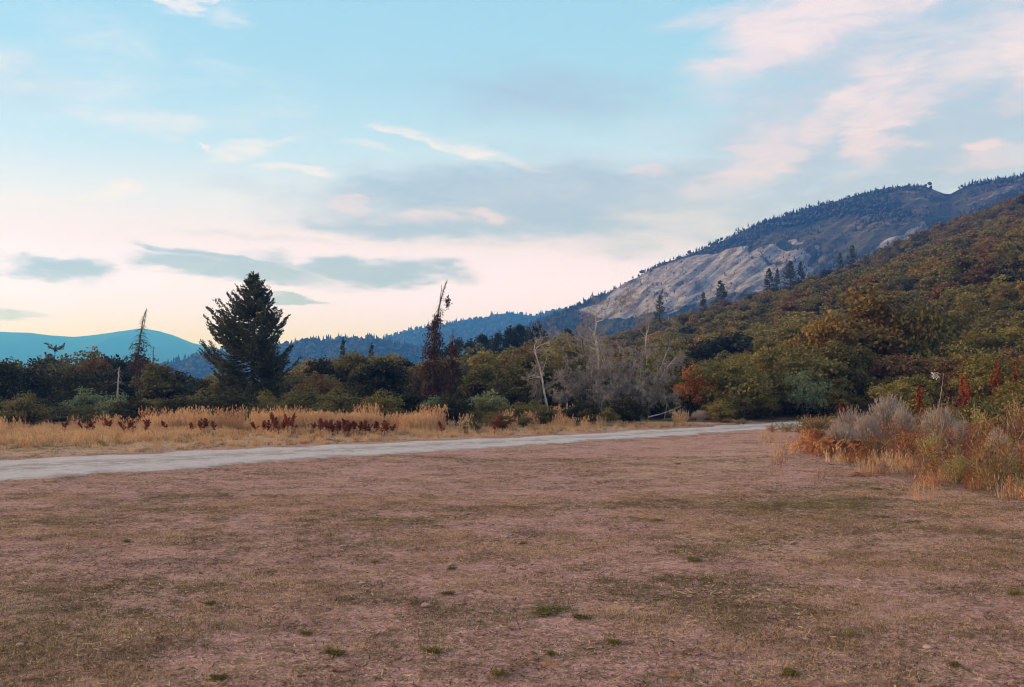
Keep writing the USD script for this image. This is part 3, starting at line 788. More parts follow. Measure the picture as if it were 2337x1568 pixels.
def fern_clump(seed, w, h, fronds):
    """Collapsed dead bracken: arching fronds with curled leaflets."""
    r = np.random.default_rng(seed); st, P, A, B = [], [], [], []
    for _ in range(fronds):
        an = r.uniform(0, 2 * np.pi); L = w * .5 * r.uniform(.6, 1.15); o = np.array([math.cos(an), math.sin(an), 0])
        u = np.linspace(0, 1, 7); hh = h * r.uniform(.5, 1.1)
        base = r.normal(size=3) * [w * .16, w * .16, 0]
        pts = base + o * (u * L)[:, None] + np.array([0, 0, 1.]) * (hh * (2.2 * u - 2.1 * u ** 2.2))[:, None] + np.cumsum(r.normal(size=(7, 3)) * .012, 0)
        st.append(tube(pts, np.linspace(.008, .003, 7), 3))
        m = 34; x = np.linspace(.25, .99, m) * 6 * .999; i = np.minimum(x.astype(int), 5)
        q = pts[i] + (pts[i + 1] - pts[i]) * (x - i)[:, None]; ax = unit(pts[i + 1] - pts[i])
        side = np.cross(ax, [0, 0, 1.]) * np.where(np.arange(m) % 2, -1, 1)[:, None]
        ll = .13 * (1 - x / 6.2) + .03
        dr = unit(side + ax * .35 - np.array([0, 0, r.uniform(.2, .9)]) + r.normal(size=(m, 3)) * .25)
        P.append(q + dr * ll[:, None] * .5); A.append(dr * ll[:, None]); B.append(ax * ll[:, None] * .38)
    P, A, B = map(np.concatenate, (P, A, B))
    return join(st), rhombs(P, unit(A), unit(B + r.normal(size=B.shape) * .01), np.linalg.norm(A, axis=1), np.linalg.norm(B, axis=1))


def dock(seed, h):
    """A dried dock: stalk, dense rust seed spike with side spikes, a few withered leaves."""
    r = np.random.default_rng(seed)
    pts, _ = wander(r, [0, 0, -.03], [r.normal() * .08, r.normal() * .08, 1], h, 6, .05)
    st = [tube(pts, np.linspace(.009, .004, 7), 4)]; P = []
    def spike(p, k):
        n = len(p) - 1; x = r.random(k) * n * .999; i = x.astype(int); e = 1 - abs(2 * x / n - .75) * .5
        P.append(p[i] + (p[i + 1] - p[i]) * (x - i)[:, None] + r.normal(size=(k, 3)) * (.024 * e)[:, None] * [1, 1, .8])
    spike(pts[3:], 130)
    for _ in range(4):
        i = r.integers(2, 5); an = r.uniform(0, 6.28)
        b, _ = wander(r, pts[i], [math.cos(an) * .4, math.sin(an) * .4, 1], h * r.uniform(.22, .36), 3, .06, .1)
        st.append(tube(b, np.linspace(.005, .003, 4), 3)); spike(b, 55)
    P = np.concatenate(P); a, b = rand_axes(r, len(P))
    lv = []
    for _ in range(4):
        an = r.uniform(0, 6.28); c = np.array([[math.cos(an) * .09, math.sin(an) * .09, r.uniform(.06, .25)]])
        aa = unit(np.array([[math.cos(an), math.sin(an), r.uniform(-.4, .5)]])); lv.append(rhombs(c, aa, unit(np.cross(aa, [[0, 0, 1.]])), .20, .05))
    return join(st), rhombs(P, a, b, .038, .030), join(lv)


def stone(seed, size, flat=.55):
    r = np.random.default_rng(seed); m = trimesh.creation.icosphere(2)
    v = np.array(m.vertices); v /= (abs(v) ** 3.2).sum(1, keepdims=True) ** (1 / 3.2)
    v *= (.75 + .5 * meshkit.fbm(v * 1.1 + seed * 3.7, 3, seed))[:, None]
    for _ in range(5):                                    # a few split faces
        n = unit(r.normal(size=3)); e = v @ n; lim = np.quantile(e, .86); v -= np.maximum(e - lim, 0)[:, None] * n * .9
    v *= np.array([1, r.uniform(.6, .9), flat]) * size / 2
    return v, np.array(m.faces)

# ---------------------------------------------------------------- kinds of tree
PI2 = 2 * math.pi
OAKS = {}
for si, (w, h, lobes, stems, low) in enumerate([(4., 3.6, 26, 3, .10), (4.2, 3.2, 30, 4, .06), (3.4, 4.0, 24, 2, .2), (4.6, 3.4, 32, 4, .05), (3.2, 3.4, 20, 2, .28)]):
    trunk, crown = oak(100 + si, w, h, 5600, .125, lobes, stems, low=low)
    ft, fc = oak(100 + si, w, h, 2100, .20, lobes, 2, low=low)
    for cn in ('olive', 'green', 'dark', 'gold', 'russet', 'orange', 'sageleaf', 'limeleaf'):
        OAKS[si, cn] = Proto(f'oak_{cn}_{si}', [('trunk', trunk, M['bark']), ('crown', crown, M[cn])])
    OAKS[si, 'far'] = (ft, fc)
OAK_H = [3.6, 3.2, 4.0, 3.4, 3.4]

TOPS = np.array([(-300, 800), (0, 806), (125, 812), (200, 798), (290, 803), (360, 818), (400, 848), (440, 856), (480, 850), (560, 850), (640, 835), (690, 815), (740, 810), (800, 800), (850, 805), (900, 812), (950, 798), (1000, 800), (1100, 785), (1250, 770), (1300, 750), (1400, 735), (1500, 715)], float)


def px_of(x, y, z=0.):
    d = y * math.cos(PITCH) + (z - EYE) * math.sin(PITCH)
    return 1168 + FOC * x / d


def top_z(px, d): return EYE + (870 - np.interp(px, TOPS[:, 0], TOPS[:, 1])) / FOC * d


taken = []


def free(x, y, rr):
    return all((x - a) ** 2 + (y - b) ** 2 > (rr + c) ** 2 for a, b, c in taken)


COLOUR_WORD = {'olive': 'olive green', 'green': 'mid green', 'dark': 'very dark green', 'gold': 'yellowing gold', 'russet': 'russet brown', 'orange': 'orange', 'sageleaf': 'grey green', 'limeleaf': 'yellow green'}


def plant_oak(x, y, h, cn, label, group=None, w=None, shape=None, r=RNG, name='scrub_oak', cat='oak tree'):
    si = int(r.integers(0, 5)) if shape is None else shape
    sz = h / OAK_H[si]; sx = sz * r.uniform(.9, 1.15) if w is None else w / (4., 4.2, 3.4, 4.6, 3.2)[si]
    return OAKS[si, cn].copy(name, label, cat, (x, y, h1(x, y) - .05), r.uniform(0, PI2), (sx, sx, sz), group)


# single trees that stand out, by pixel, depth, top row, width
def oak_at(px, top, d, wpx, cn, label, shape=None, name='scrub_oak', cat='oak tree', keep=.42):
    x = pt(px, 800, d)[0]; z = pt(px, top, d)[2]
    w = wpx / FOC * d; taken.append((x, d, w * keep))
    return plant_oak(x, d, z - h1(x, d), cn, label, w=w, shape=shape, name=name, cat=cat)


oak_at(1168, 812, 44.5, 105, 'gold', 'golden yellow oak just left of the bleached leaning tree', 2)
oak_at(1130, 885, 43.0, 90, 'gold', 'small golden brown oak low in front of the yellow oak', 1)
oak_at(1578, 832, 41.5, 105, 'orange', 'bright orange autumn shrub tree at the foot of the hillside', 2)
oak_at(1650, 850, 42.6, 80, 'russet', 'dull rust brown shrub tree right beside the orange one', 2)
oak_at(1385, 935, 42.2, 70, 'orange', 'low orange brown bush under the big bare tree', 1, 'bush', 'bush')
oak_at(1990, 648, 47, 260, 'gold', 'largest yellow olive tree, tallest crown on the lower hillside', 2)
oak_at(1880, 705, 45.5, 190, 'gold', 'yellow olive tree left of the tallest golden crown', 0)
oak_at(2110, 668, 46.5, 220, 'olive', 'olive tree right of the tallest golden crown', 3)
oak_at(1930, 770, 43.5, 170, 'olive', 'rounded olive tree in front of the tallest golden crown', 0)
oak_at(2060, 790, 43.2, 190, 'russet', 'shaded brown green tree above the pale sage clumps', 3)
oak_at(1765, 775, 45, 130, 'limeleaf', 'yellow green oak with a bright rounded top at the hillside foot', 0)
oak_at(1835, 830, 40.5, 120, 'sageleaf', 'blue green leafy shrub left of the pale sage clumps', 3, 'bush', 'bush')
oak_at(1750, 890, 41.8, 130, 'green', 'low mid green shrub left of the blue green shrub', 1, 'bush', 'bush')
oak_at(1700, 815, 44, 120, 'olive', 'olive oak behind the rust brown shrub tree', 1)
oak_at(1250, 800, 46, 120, 'limeleaf', 'light green oak behind the bleached leaning tree', 2)
oak_at(1320, 820, 47, 150, 'green', 'green oak tangled behind the big bare tree', 0)
oak_at(1410, 800, 48, 150, 'olive', 'olive oak right behind the big bare tree', 3)
oak_at(1075, 905, 42.5, 120, 'sageleaf', 'grey green bush right of the foot of the dead spire', 3, 'bush', 'bush')
oak_at(1285, 855, 42.0, 80, 'olive', 'olive oak showing through the left of the bare grove', 0, keep=.2)
oak_at(1420, 850, 42.4, 90, 'green', 'green oak showing through the middle of the bare grove', 3, keep=.2)
oak_at(1505, 880, 42.6, 80, 'olive', 'olive oak showing under the forked white tree', 1, keep=.2)
oak_at(925, 935, 42.2, 90, 'sageleaf', 'low grey green bush left of the foot of the dead spire', 1, 'bush', 'bush')
oak_at(610, 928, 41.5, 70, 'green', 'small green bush in the tall grass before the big spruce', 1, 'bush', 'bush')
oak_at(425, 895, 40.5, 140, 'green', 'rounded green bush left of the foot of the big spruce', 3, 'bush', 'bush')
oak_at(335, 905, 39.4, 130, 'limeleaf', 'light green bush behind the straw clumps at the left', 0, 'bush', 'bush')
oak_at(262, 910, 39.0, 115, 'limeleaf', 'yellow green bush under the pale dead stem', 1, 'bush', 'bush')
oak_at(60, 893, 38.5, 190, 'dark', 'dark rounded bush nearest the left edge of the thicket', 3, 'bush', 'bush')
oak_at(150, 925, 38, 120, 'green', 'low green bush at the edge of the grass before the left thicket', 1, 'bush', 'bush')
oak_at(-20, 930, 36.5, 120, 'green', 'low green bush cut by the left edge of the picture', 1, 'bush', 'bush')
oak_at(225, 797, 50, 120, 'russet', 'russet tinged oak right of the broken dark fir', 3)
oak_at(800, 800, 50, 110, 'green', 'green oak on two visible stems between spruce and dead spire', 4)
oak_at(885, 806, 50, 120, 'olive', 'olive oak with a bare trunk left of the dead spire', 4)
oak_at(1110, 800, 52, 110, 'limeleaf', 'light green oak with a bare trunk right of the dead spire', 4)
oak_at(735, 815, 49, 110, 'dark', 'dark oak touching the right side of the big spruce', 4)
oak_at(2270, 800, 33, 140, 'olive', 'olive bush tree highest at the right edge above the weeds', 2)
oak_at(2180, 800, 37, 130, 'russet', 'brown bush tree behind the tall rust dock stalks', 0)
oak_at(2230, 905, 24.5, 150, 'green', 'low green bush at the right edge behind the weeds', 1, 'bush', 'bush')
oak_at(2330, 850, 27, 170, 'olive', 'olive bush cut by the right edge of the picture', 3, 'bush', 'bush')
oak_at(1600, 935, 39.5, 60, 'green', 'small green bush on the verge before the orange shrub tree', 1, 'bush', 'bush')
oak_at(1535, 950, 39.8, 60, 'sageleaf', 'small grey green bush on the verge below the fallen branch', 3, 'bush', 'bush')
for qx, d_, r_ in ((1225, 39.5, 1.), (1260, 38.5, 1.), (1300, 38.5, 1.), (1340, 38.5, 1.), (1380, 38.5, 1.), (1420, 38.5, 1.), (1460, 38.5, 1.), (1500, 38.5, 1.), (1535, 39, 1.), (1300, 41, 1.), (1345, 41, 1.), (1390, 41, 1.), (1435, 41, 1.), (1480, 41, 1.), (1520, 41.5, .8), (1505, 148, 2.), (1605, 163, 2.), (1645, 166, 2.5), (1755, 183, 2.5), (1773, 184, 2.5), (1803, 188, 3.), (1828, 188, 2.5), (1918, 203, 2.5), (1946, 203, 2.5), (578, 46, 1.6), (985, 42, .8), (315, 52, .7), (1245, 40, .3), (1370, 42, .5), (125, 58, 1.)):
    taken.append((pt(qx, 800, d_)[0], d_, r_))

# fill: left thicket, middle woods, hillside
def fill(zone, n, xr, yr, gap, colours, hfun, inside, seed, tries=30000):
    r = np.random.default_rng(seed); out = []; cn, cw = zip(*colours.items()); cell = {}
    for _ in range(tries):
        if len(out) >= n: break
        y = math.sqrt(r.uniform(yr[0] ** 2, yr[1] ** 2)); x = r.uniform(*xr) * y
        gp = gap(x, y)
        if not inside(x, y) or not free(x, y, gp * .36): continue
        k = (int(x // 4), int(y // 4))
        if any((x - a) ** 2 + (y - b) ** 2 < gp ** 2 for i in (-1, 0, 1) for j in (-1, 0, 1) for a, b in cell.get((k[0] + i, k[1] + j), ())): continue
        cell.setdefault(k, []).append((x, y))
        out.append((x, y, hfun(x, y, r), str(r.choice(cn, p=np.array(cw) / sum(cw)))))
    return sorted(out, key=lambda t: t[1])


rdv = lambda x, y: float(road_dist(np.array([x]), np.array([y]))[0])


def flat_h(x, y, r):
    px = float(px_of(x, y, 2.)); g0 = h1(x, y)
    hi = top_z(px, y) - g0
    return float(np.clip(hi * r.uniform(.72, 1.0), 1.1, 5.2))


def hill_h(x, y, r):
    h = r.uniform(1.7, 3.3) * (1 if y > 60 else .9)
    px = float(px_of(x, y, 2.))
    if px < 1500: h = min(h, max(1.2, top_z(px, y) - h1(x, y)))
    return h


left = fill('left', 70, (-.60, -.30), (40.5, 78), lambda x, y: 2.5, dict(dark=.74, green=.18, olive=.08), flat_h, lambda x, y: True, 1)
mid = fill('middle', 66, (-.30, .06), (42, 84), lambda x, y: 2.5, dict(green=.34, olive=.40, dark=.06, russet=.12, limeleaf=.08), flat_h, lambda x, y: True, 2)
hill_in = lambda x, y: (y > 40.5 or (x > 12.5 and abs(rdv(x, y)) > 2.4 and not contains_xy(BUSH.buffer(-1.0), x, y) and y > 27)) and (rdv(x, y) > 3.6 or y < 43.5)
hills = fill('hillside', 2300, (.045, .66), (28, 236), lambda x, y: 1.9 + .45 * float(smooth(50, 150, y)), dict(olive=.54, green=.17, russet=.11, gold=.10, dark=.05, limeleaf=.03), hill_h, hill_in, 3, 45000)
under = fill('undergrowth', 44, (-.60, .17), (35.3, 41), lambda x, y: 1.4, dict(green=.40, sageleaf=.16, dark=.34, olive=.1), lambda x, y, r: r.uniform(.8, 1.5), lambda x, y: rdv(x, y) > 4.2, 4)
under += fill('undergrowth', 30, (-.05, .17), (30, 38), lambda x, y: 1.1, dict(green=.4, sageleaf=.2, olive=.3, russet=.1), lambda x, y, r: r.uniform(.45, .85), lambda x, y: 4.2 < rdv(x, y) < 8., 5)
under += fill('undergrowth', 26, (.208, .34), (33, 44), lambda x, y: 1.0, dict(green=.4, limeleaf=.2, olive=.4), lambda x, y, r: r.uniform(.8, 1.5), lambda x, y: 2.7 < rdv(x, y) < 7.5, 6)
uw = lambda x, y: next(w for lim, w in ((300, 'before the left thicket'), (500, 'left of the big spruce'), (700, 'under the big spruce'), (950, 'left of the dead spire'), (1200, 'right of the dead spire'), (1450, 'before the bare grove'), (1640, 'by the orange shrub tree'), (9e9, 'at the far end of the path')) if float(px_of(x, y)) < lim)
for x, y, h, cn in under:
    plant_oak(x, y, h, cn, f'low {COLOUR_WORD[cn]} bush {"" if float(px_of(x, y)) > 1640 else "behind the tall grass, "}{uw(x, y)}', f'low {COLOUR_WORD[cn]} bushes {uw(x, y)}', w=h * 1.5, shape=1, name='bush', cat='bush')
ZONES = {'left': [(110, 'left of the broken topped fir'), (300, 'left of the ragged dead conifer'), (470, 'right of the ragged dead conifer'), (9e9, 'behind the big spruce')],
         'middle': [(680, 'behind the big spruce'), (790, 'just right of the big spruce'), (960, 'left of the tall dead spire'), (1150, 'right of the tall dead spire'), (9e9, 'behind the bleached leaning tree')],
         'hillside': [(1430, 'behind the largest bare tree'), (1560, 'below the lone skyline fir'), (1700, 'above the orange shrub tree'), (1850, 'below the tallest skyline fir'), (2050, 'beside the tallest golden crown'), (2200, 'above the pale sage clumps'), (9e9, 'above the right edge weeds')]}
for zone, items in (('left', left), ('middle', mid), ('hillside', hills[:165])):
    for x, y, h, cn in items:
        px = float(px_of(x, y, 2.)); where = next(w for lim, w in ZONES[zone] if px < lim)
        row = ('in the front row', 'farther back')[y > 50] if zone != 'hillside' else 'at the hillside foot' if y < 50 else 'on the lower slope' if y < 68 else 'on the middle slope'
        size = 'small ' if h < 2.4 else ''
        plant_oak(x, y, h, cn, f'{size}{COLOUR_WORD[cn]} oak {row}, {where}', f'{size}{COLOUR_WORD[cn]} oaks {row} {where}')
far = hills[165:]
fk = [(si, cn) for si in range(5) for cn in ('olive', 'green', 'russet', 'gold', 'dark')]
fp = [[('trunk', OAKS[si, 'far'][0], M['bark']), ('crown', OAKS[si, 'far'][1], M[cn])] for si, cn in fk]
fi = [fk.index((int(RNG.integers(0, 5)), 'olive' if c == 'limeleaf' else c)) for *_, c in far]
instancer('far_scrub', fp, [(x, y, h1(x, y) - .05) for x, y, h, c in far], RNG.uniform(0, PI2, len(far)),
          [(k := h / OAK_H[fk[i][0]], k, k)[:0] or (h / OAK_H[fk[i][0]] * 1.15, h / OAK_H[fk[i][0]] * 1.15, h / OAK_H[fk[i][0]]) for (x, y, h, c), i in zip(far, fi)], fi, 'autumn oak scrub covering the upper hillside up to its skyline', 'scrub')

# ---------------------------------------------------------------- conifers
def unique(name, label, cat, loc, parts, rz=0., sc=1., group=None):
    p = thing(name, label, cat, loc, rz, sc, group)
    for pn, mesh, mat in parts: put(pn, mesh, mat, str(p.GetPath()))
    return p


def height_to(px, top, d):
    x = pt(px, 800, d)[0]; g = h1(x, d)
    return x, g, pt(px, top, d)[2] - g


x, g0, hh = height_to(578, 622, 46)
def left_reach(an, t):
    side = math.cos(an)                     # -1: towards the left of the picture
    return 1.32 if side < -.75 and .30 < t < .8 else 1.0
tr, br, ne = conifer(11, hh, 1.9, .10, 85, .15, .055, lambda t: float(np.interp(t, [0, .36, .54, .77, .9, 1], [1., .96, .84, .47, .20, .02])), .10, .75, .05, skirt=.02, extra=left_reach, climb=lambda t: -.16 + .42 * t)
unique('spruce_tree', 'big dark spruce standing alone above the thicket', 'spruce tree', (x, 46, g0), [('trunk', tr, M['bark']), ('branches', br, M['bark']), ('needles', ne, M['needle'])])

FIRS = []
for k, (h, rm, sh) in enumerate(((5., 1.15, .8), (5., 1.0, .9), (5., 1.3, .75))):
    t_, b_, n_ = conifer(30 + k, h, rm, .22, 22, .26, .10, sh, .12, .3, .08)
    FIRS.append(Proto(f'fir_{k}', [('trunk', t_, M['bark']), ('branches', b_, M['bark']), ('needles', n_, M['needle'])]))
for k, (px, top, base, d, wide, label) in enumerate([
        (1505, 673, 722, 150, 1.1, 'lone fir standing lowest on the hillside skyline'), (1605, 666, 705, 165, 1.2, 'short fir second up the hillside skyline'), (1645, 641, 695, 168, 1.2, 'fir third up the hillside skyline beside the short fir'),
        (1755, 613, 668, 185, 1.15, 'left fir of the close pair on the hillside skyline'), (1773, 614, 664, 186, 1.0, 'right fir of the close pair on the hillside skyline'), (1803, 596, 655, 190, 1.25, 'tallest broad fir on the hillside skyline'),
        (1828, 597, 645, 190, .8, 'narrow fir right beside the tallest skyline fir'), (1918, 577, 612, 205, 1.2, 'small fir left of the uppermost pair on the skyline'), (1946, 560, 600, 205, 1.1, 'small fir high on the hillside skyline below the pale scree')]):
    x = pt(px, 700, d)[0]; g0 = h1(x, d)
    z1 = pt(px, top, d)[2]; hh = max((base - top) / FOC * d, z1 - g0) if z1 > g0 else 4.5
    z0 = min(z1 - hh, g0); hh = z1 - z0
    FIRS[k % 3].copy('fir_tree', label, 'fir tree', (x, d, z0), k * 1.3, (hh / 5 * wide,) * 2 + (hh / 5,))
PINES = []
for k in range(3):
    t_, c_ = oak(60 + k, 3.4, 6., 6000, .15, 22, 1, low=.22)
    PINES.append(Proto(f'pine_{k}', [('trunk', t_, M['bark']), ('crown', c_, M['pine'])]))
for k, (px, top, wpx) in enumerate([(1045, 765, 44), (1075, 768, 44), (1105, 752, 46), (1135, 750, 40), (1165, 738, 46), (1190, 730, 44), (1222, 730, 46), (1245, 752, 36), (1298, 742, 40), (1020, 785, 34)]):
    d = 92 + (k * 37 % 11); x = pt(px, 760, d)[0]; g0 = h1(x, d); hh = pt(px, top, d)[2] - g0; w = wpx / FOC * d / 3.4 * 1.15
    PINES[k % 3].copy('pine_tree', 'dark round topped pine in the grove behind and right of the dead spire', 'pine tree', (x, d, g0), k * 2.1, (w, w, hh / 6.), 'dark pines in the grove')
for px, top, d, label in ((783, 772, 78, 'thin dark fir poking up between spruce and dead spire'), (848, 783, 74, 'small dark fir above the middle woods left of the dead spire')):
    x = pt(px, 760, d)[0]; g0 = h1(x, d); hh = pt(px, top, d)[2] - g0
    FIRS[1].copy('fir_tree', label, 'fir tree', (x, d, g0), 1., (.8, .8, hh / 5.))

# ---------------------------------------------------------------- dead conifers
def snag(seed, d, path, R, twigs, needles, two_tip=None, tw=.5, nl=.09, low=0., hi=1., fan=.8):
    """A dead spire along path (pixels at depth d): trunk, short drooping twigs, clinging dead needles."""
    r = np.random.default_rng(seed); P = np.array([pt(a, b, d) for a, b in path]); P0 = P[0].copy(); P = P - P0
    P[:, 1] += np.linspace(0, .3, len(P)) * r.normal()
    from scipy.interpolate import interp1d
    u = np.linspace(0, 1, len(P)); f = interp1d(u, P, axis=0); pts = f(np.linspace(0, 1, 16))
    tr = [tube(pts, np.linspace(R, .012, 16), 6)]; br, N, A = [], [], []
    if two_tip is not None:
        Q = np.array([pt(a, b, d) for a, b in two_tip]) - P0; tr.append(tube(Q, np.linspace(R * .35, .01, len(Q)), 5))
    for k in range(twigs):
        t = r.uniform(.03, .985); p = f(t); an = r.uniform(0, PI2)
        L = tw * (1.05 - t) ** fan * r.uniform(.35, 1.15) + .05
        o = np.array([math.cos(an), math.sin(an), 0]); v = np.linspace(0, 1, 5)[:, None]
        q = p + o * v * L + np.array([0, 0, 1.]) * L * (.25 * v - .7 * v ** 2) + np.cumsum(r.normal(size=(5, 3)) * L * .03, 0)
        br.append(tube(q, np.linspace(.006 + .01 * L, .003, 5), 3))
        if r.random() < 1 - smooth(low, hi, t):
            m = int(needles * (L + .1)); x = r.uniform(.1, 1, m) * 3.999; i = x.astype(int)
            c = q[i] + (q[i + 1] - q[i]) * (x - i)[:, None] + r.normal(size=(m, 3)) * [.07, .07, .08] - [0, 0, .04]
            N.append(c); A.append(unit(r.normal(size=(m, 3)) * .8 - [0, 0, .7]))
    parts = [('trunk', join(tr), M['dead_bark']), ('branches', join(br), M['dead_bark'])]
    if N:
        N, A = np.concatenate(N), np.concatenate(A)
        parts.append(('needles', rhombs(N, A, unit(np.cross(A, r.normal(size=A.shape))), nl * 1.7, nl * .6), M['deadneedle']))
    return P0, parts


P0, parts = snag(5, 42, [(990, 962), (986, 880), (990, 800), (996, 740), (1002, 705), (1010, 672), (1021, 640)], .065, 400, 46, [(1000, 712), (1004, 690), (1006, 668), (1008, 650)], 1.1, .08, .15, .72, 1.9)
r_ = np.random.default_rng(3); C = (pt(1021, 690, 42) - P0) + r_.normal(size=(150, 3)) * [.055, .06, .13]
a_, b_ = rand_axes(r_, 150); parts.append(('twig_clump', rhombs(C, a_, b_, .09, .05), M['deadneedle']))
unique('dead_spruce', 'tall dead spire with forked bare tip and reddish dead needles', 'dead tree', P0, parts)
P0, parts = snag(8, 43.2, [(1033, 962), (1030, 880), (1034, 800), (1035, 752)], .05, 110, 46, None, .72, .085, .4, .95, .8)
unique('dead_spruce', 'shorter dead conifer pressed against the right of the tall dead spire', 'dead tree', P0, parts)
P0, parts = snag(9, 43, [(948, 962), (946, 900), (950, 845)], .045, 80, 44, None, .75, .085, .5, .99, .7)
unique('dead_spruce', 'low brown dead conifer at the left foot of the tall dead spire', 'dead tree', P0, parts)
P0, parts = snag(6, 52, [(313, 935), (312, 860), (314, 800), (318, 760), (322, 730), (330, 702)], .07, 280, 40, [(316, 770), (328, 745), (332, 722), (334, 706)], 1.15, .08, .10, .62, 1.35)
unique('dead_spruce', 'dark dead conifer with ragged tips rising from the left thicket', 'dead tree', P0, parts)
P0, parts = snag(12, 53, [(350, 935), (348, 860), (350, 790)], .07, 70, 40, None, .9, .10, .4, .95, .8)
unique('dead_spruce', 'short dead conifer just right of the ragged dark one', 'dead tree', P0, parts)
P0, parts = snag(7, 44, [(270, 945), (268, 900), (270, 865), (272, 838)], .05, 22, 0, None, .45, .1, 0, .01, .5)
for i, p_ in enumerate(parts): parts[i] = (p_[0], p_[1], M['grey_wood'])
unique('bare_snag', 'pale bare dead stem in front of the left thicket', 'dead tree', P0, parts)
x, g0, hh = height_to(125, 797, 58)
tr, br, ne = conifer(77, hh * 1.05, 1.2, .3, 18, .2, .08, .25, .2, .2, .35, skirt=.1)
unique('fir_tree', 'broken topped dark fir with a tufted flat head at the far left', 'fir tree', (x, 58, g0), [('trunk', tr, M['bark']), ('branches', br, M['bark']), ('needles', ne, M['needle'])])

# ---------------------------------------------------------------- bare bleached trees
def bare(label, seed, d, path, R, depth=4, spread=.8, kids=(4, 7), shrink=.6, mats=('grey_wood', 'grey_wood', 'bare_twig'), name='bare_tree', up=.02):
    P = np.array([pt(a, b, d) for a, b in path]); P0 = P[0].copy(); P -= P0
    r = np.random.default_rng(seed); P[1:-1, 1] += r.normal(size=len(P) - 2) * .12
    q = np.linspace(0, .84, 7) * (len(P) - 1); i = np.minimum(q.astype(int), len(P) - 2); P = P[i] + (P[i + 1] - P[i]) * (q - i)[:, None]
    L = np.linalg.norm(np.diff(P, axis=0), axis=1).sum()
    parts = bare_tree(seed, P[0], P[-1], L * .6, R * .55, depth + 1, .2, up, spread, kids, shrink, P)
    return unique(name, label, 'bare tree' if name == 'bare_tree' else 'branch', P0, [(n, m, M[k]) for n, m, k in zip(('trunk', 'limbs', 'twigs'), parts, mats)])


bare('bleached bare tree leaning left at the left end of the dead grove', 21, 40.5, [(1255, 955), (1243, 905), (1235, 850), (1222, 810), (1212, 775)], .10, 4, .85, (4, 7), .52)
bare('largest bare grey tree with a twiggy crown above the oaks', 22, 42.5, [(1370, 960), (1362, 880), (1366, 810), (1352, 755), (1375, 700)], .13, 5, .85, (4, 6), .55)
bare('bare grey tree close behind the largest bare one', 23, 43.5, [(1345, 960), (1340, 860), (1330, 790), (1322, 725)], .09, 4, .8, (4, 7), .55, ('dead_bark', 'bare_twig', 'bare_twig'))
bare('low bleached tree with curling limbs at the foot of the grove', 24, 41.2, [(1368, 955), (1375, 915), (1362, 880), (1350, 845)], .07, 4, 1.1, (4, 7), .62)
bare('bare tree leaning right near the middle of the dead grove', 25, 42, [(1395, 955), (1420, 900), (1440, 860), (1447, 815)], .08, 4, .8, (4, 7), .55)
bare('slim pale bare tree standing back on the hillside foot', 26, 52, [(1476, 905), (1474, 830), (1470, 780), (1478, 735)], .06, 4, .6, (4, 7), .55, up=.08)
bare('forked white dead tree leaning right at the right end of the grove', 27, 42.2, [(1488, 910), (1505, 868), (1525, 835), (1552, 805)], .085, 4, .8, (4, 7), .55)
bare('white dead limb forking beside the leaning right tree', 28, 42.4, [(1484, 905), (1492, 870), (1512, 830), (1530, 775)], .06, 4, .8, (4, 7), .5)
bare('grey leafless thicket tree before the right end of the grove', 29, 41.5, [(1478, 960), (1480, 920), (1474, 880), (1480, 850)], .05, 5, .9, (4, 6), .62, ('bare_twig',) * 3)
bare('leafless grey brush tree just left of the largest bare tree', 33, 41.6, [(1335, 958), (1328, 910), (1315, 870), (1305, 830)], .045, 5, .9, (4, 7), .6, ('bare_twig',) * 3)
bare('leafless grey brush tree between the largest bare tree and the right leaning one', 34, 41.8, [(1412, 958), (1408, 915), (1416, 870), (1408, 830)], .045, 5, .9, (4, 7), .6, ('bare_twig',) * 3)
for k, (px, top, where) in enumerate([(1290, 850, 'left of the bare grove'), (1352, 800, 'behind the low bleached tree'), (1432, 840, 'right of the middle of the grove'), (1462, 815, 'below the slim pale tree'), (1395, 770, 'right against the largest bare tree'), (1225, 860, 'at the left end of the grove'), (1515, 850, 'under the forked white tree')]):
    bare(f'dense grey leafless brush {where}', 50 + k, 40.6 + .4 * (k % 3), [(px, 958), (px + 6, 920), (px - 4, (top + 940) // 2), (px + 3, top)], .04, 5, .95, (4, 7), .62, ('bare_twig',) * 3)
bare('fallen pale branch lying across the brush left of the orange shrub', 31, 40.2, [(1478, 952), (1510, 944), (1540, 933), (1565, 922)], .05, 3, .8, (2, 4), .4, name='fallen_branch')

# ---------------------------------------------------------------- grass
def scatter(n, fun, seed, d0, d1, side=.56, power=2.0):
    """Random ground points in the wedge in view, thinned by fun(x, y) -> 0..1."""
    r = np.random.default_rng(seed)
    y = (r.random(n) * (d1 ** power - d0 ** power) + d0 ** power) ** (1 / power); x = r.uniform(-side, side, n) * y
    k = r.random(n) < fun(x, y); x, y = x[k], y[k]
    return x, y, H(x, y), r


FIELD = {}
def clear(x, y): return (abs(road_dist(x, y)) > 1.25).astype(float)
def dry_here(x, y):
    gr, st, lit = cover(x, y); z3 = np.stack([x, y, 0 * x], -1)
    return clear(x, y) * (1 - lit) * np.clip(.08 + 1.3 * smooth(.44, .66, meshkit.fbm(z3 / .9, 4, 77)) + .3 * st, 0, 1)
def green_here(x, y):
    gr, st, lit = cover(x, y); z3 = np.stack([x, y, 0 * x], -1)
    return clear(x, y) * np.clip(1.1 * gr * smooth(.3, .6, meshkit.fbm(z3 / .7, 3, 5)) + .55 * smooth(.55, .66, meshkit.fbm(z3 / .55, 3, 91)), 0, 1) * (1 - lit)
drykind = [[('blades', tuft(200 + k, 46, .035, .13, .0016, 1.6, 2), M['drygrass'])] for k in range(4)] + [[('blades', tuft(210 + k, 40, .04, .12, .0017, 1.4, 2), M['paleg'])] for k in range(3)]
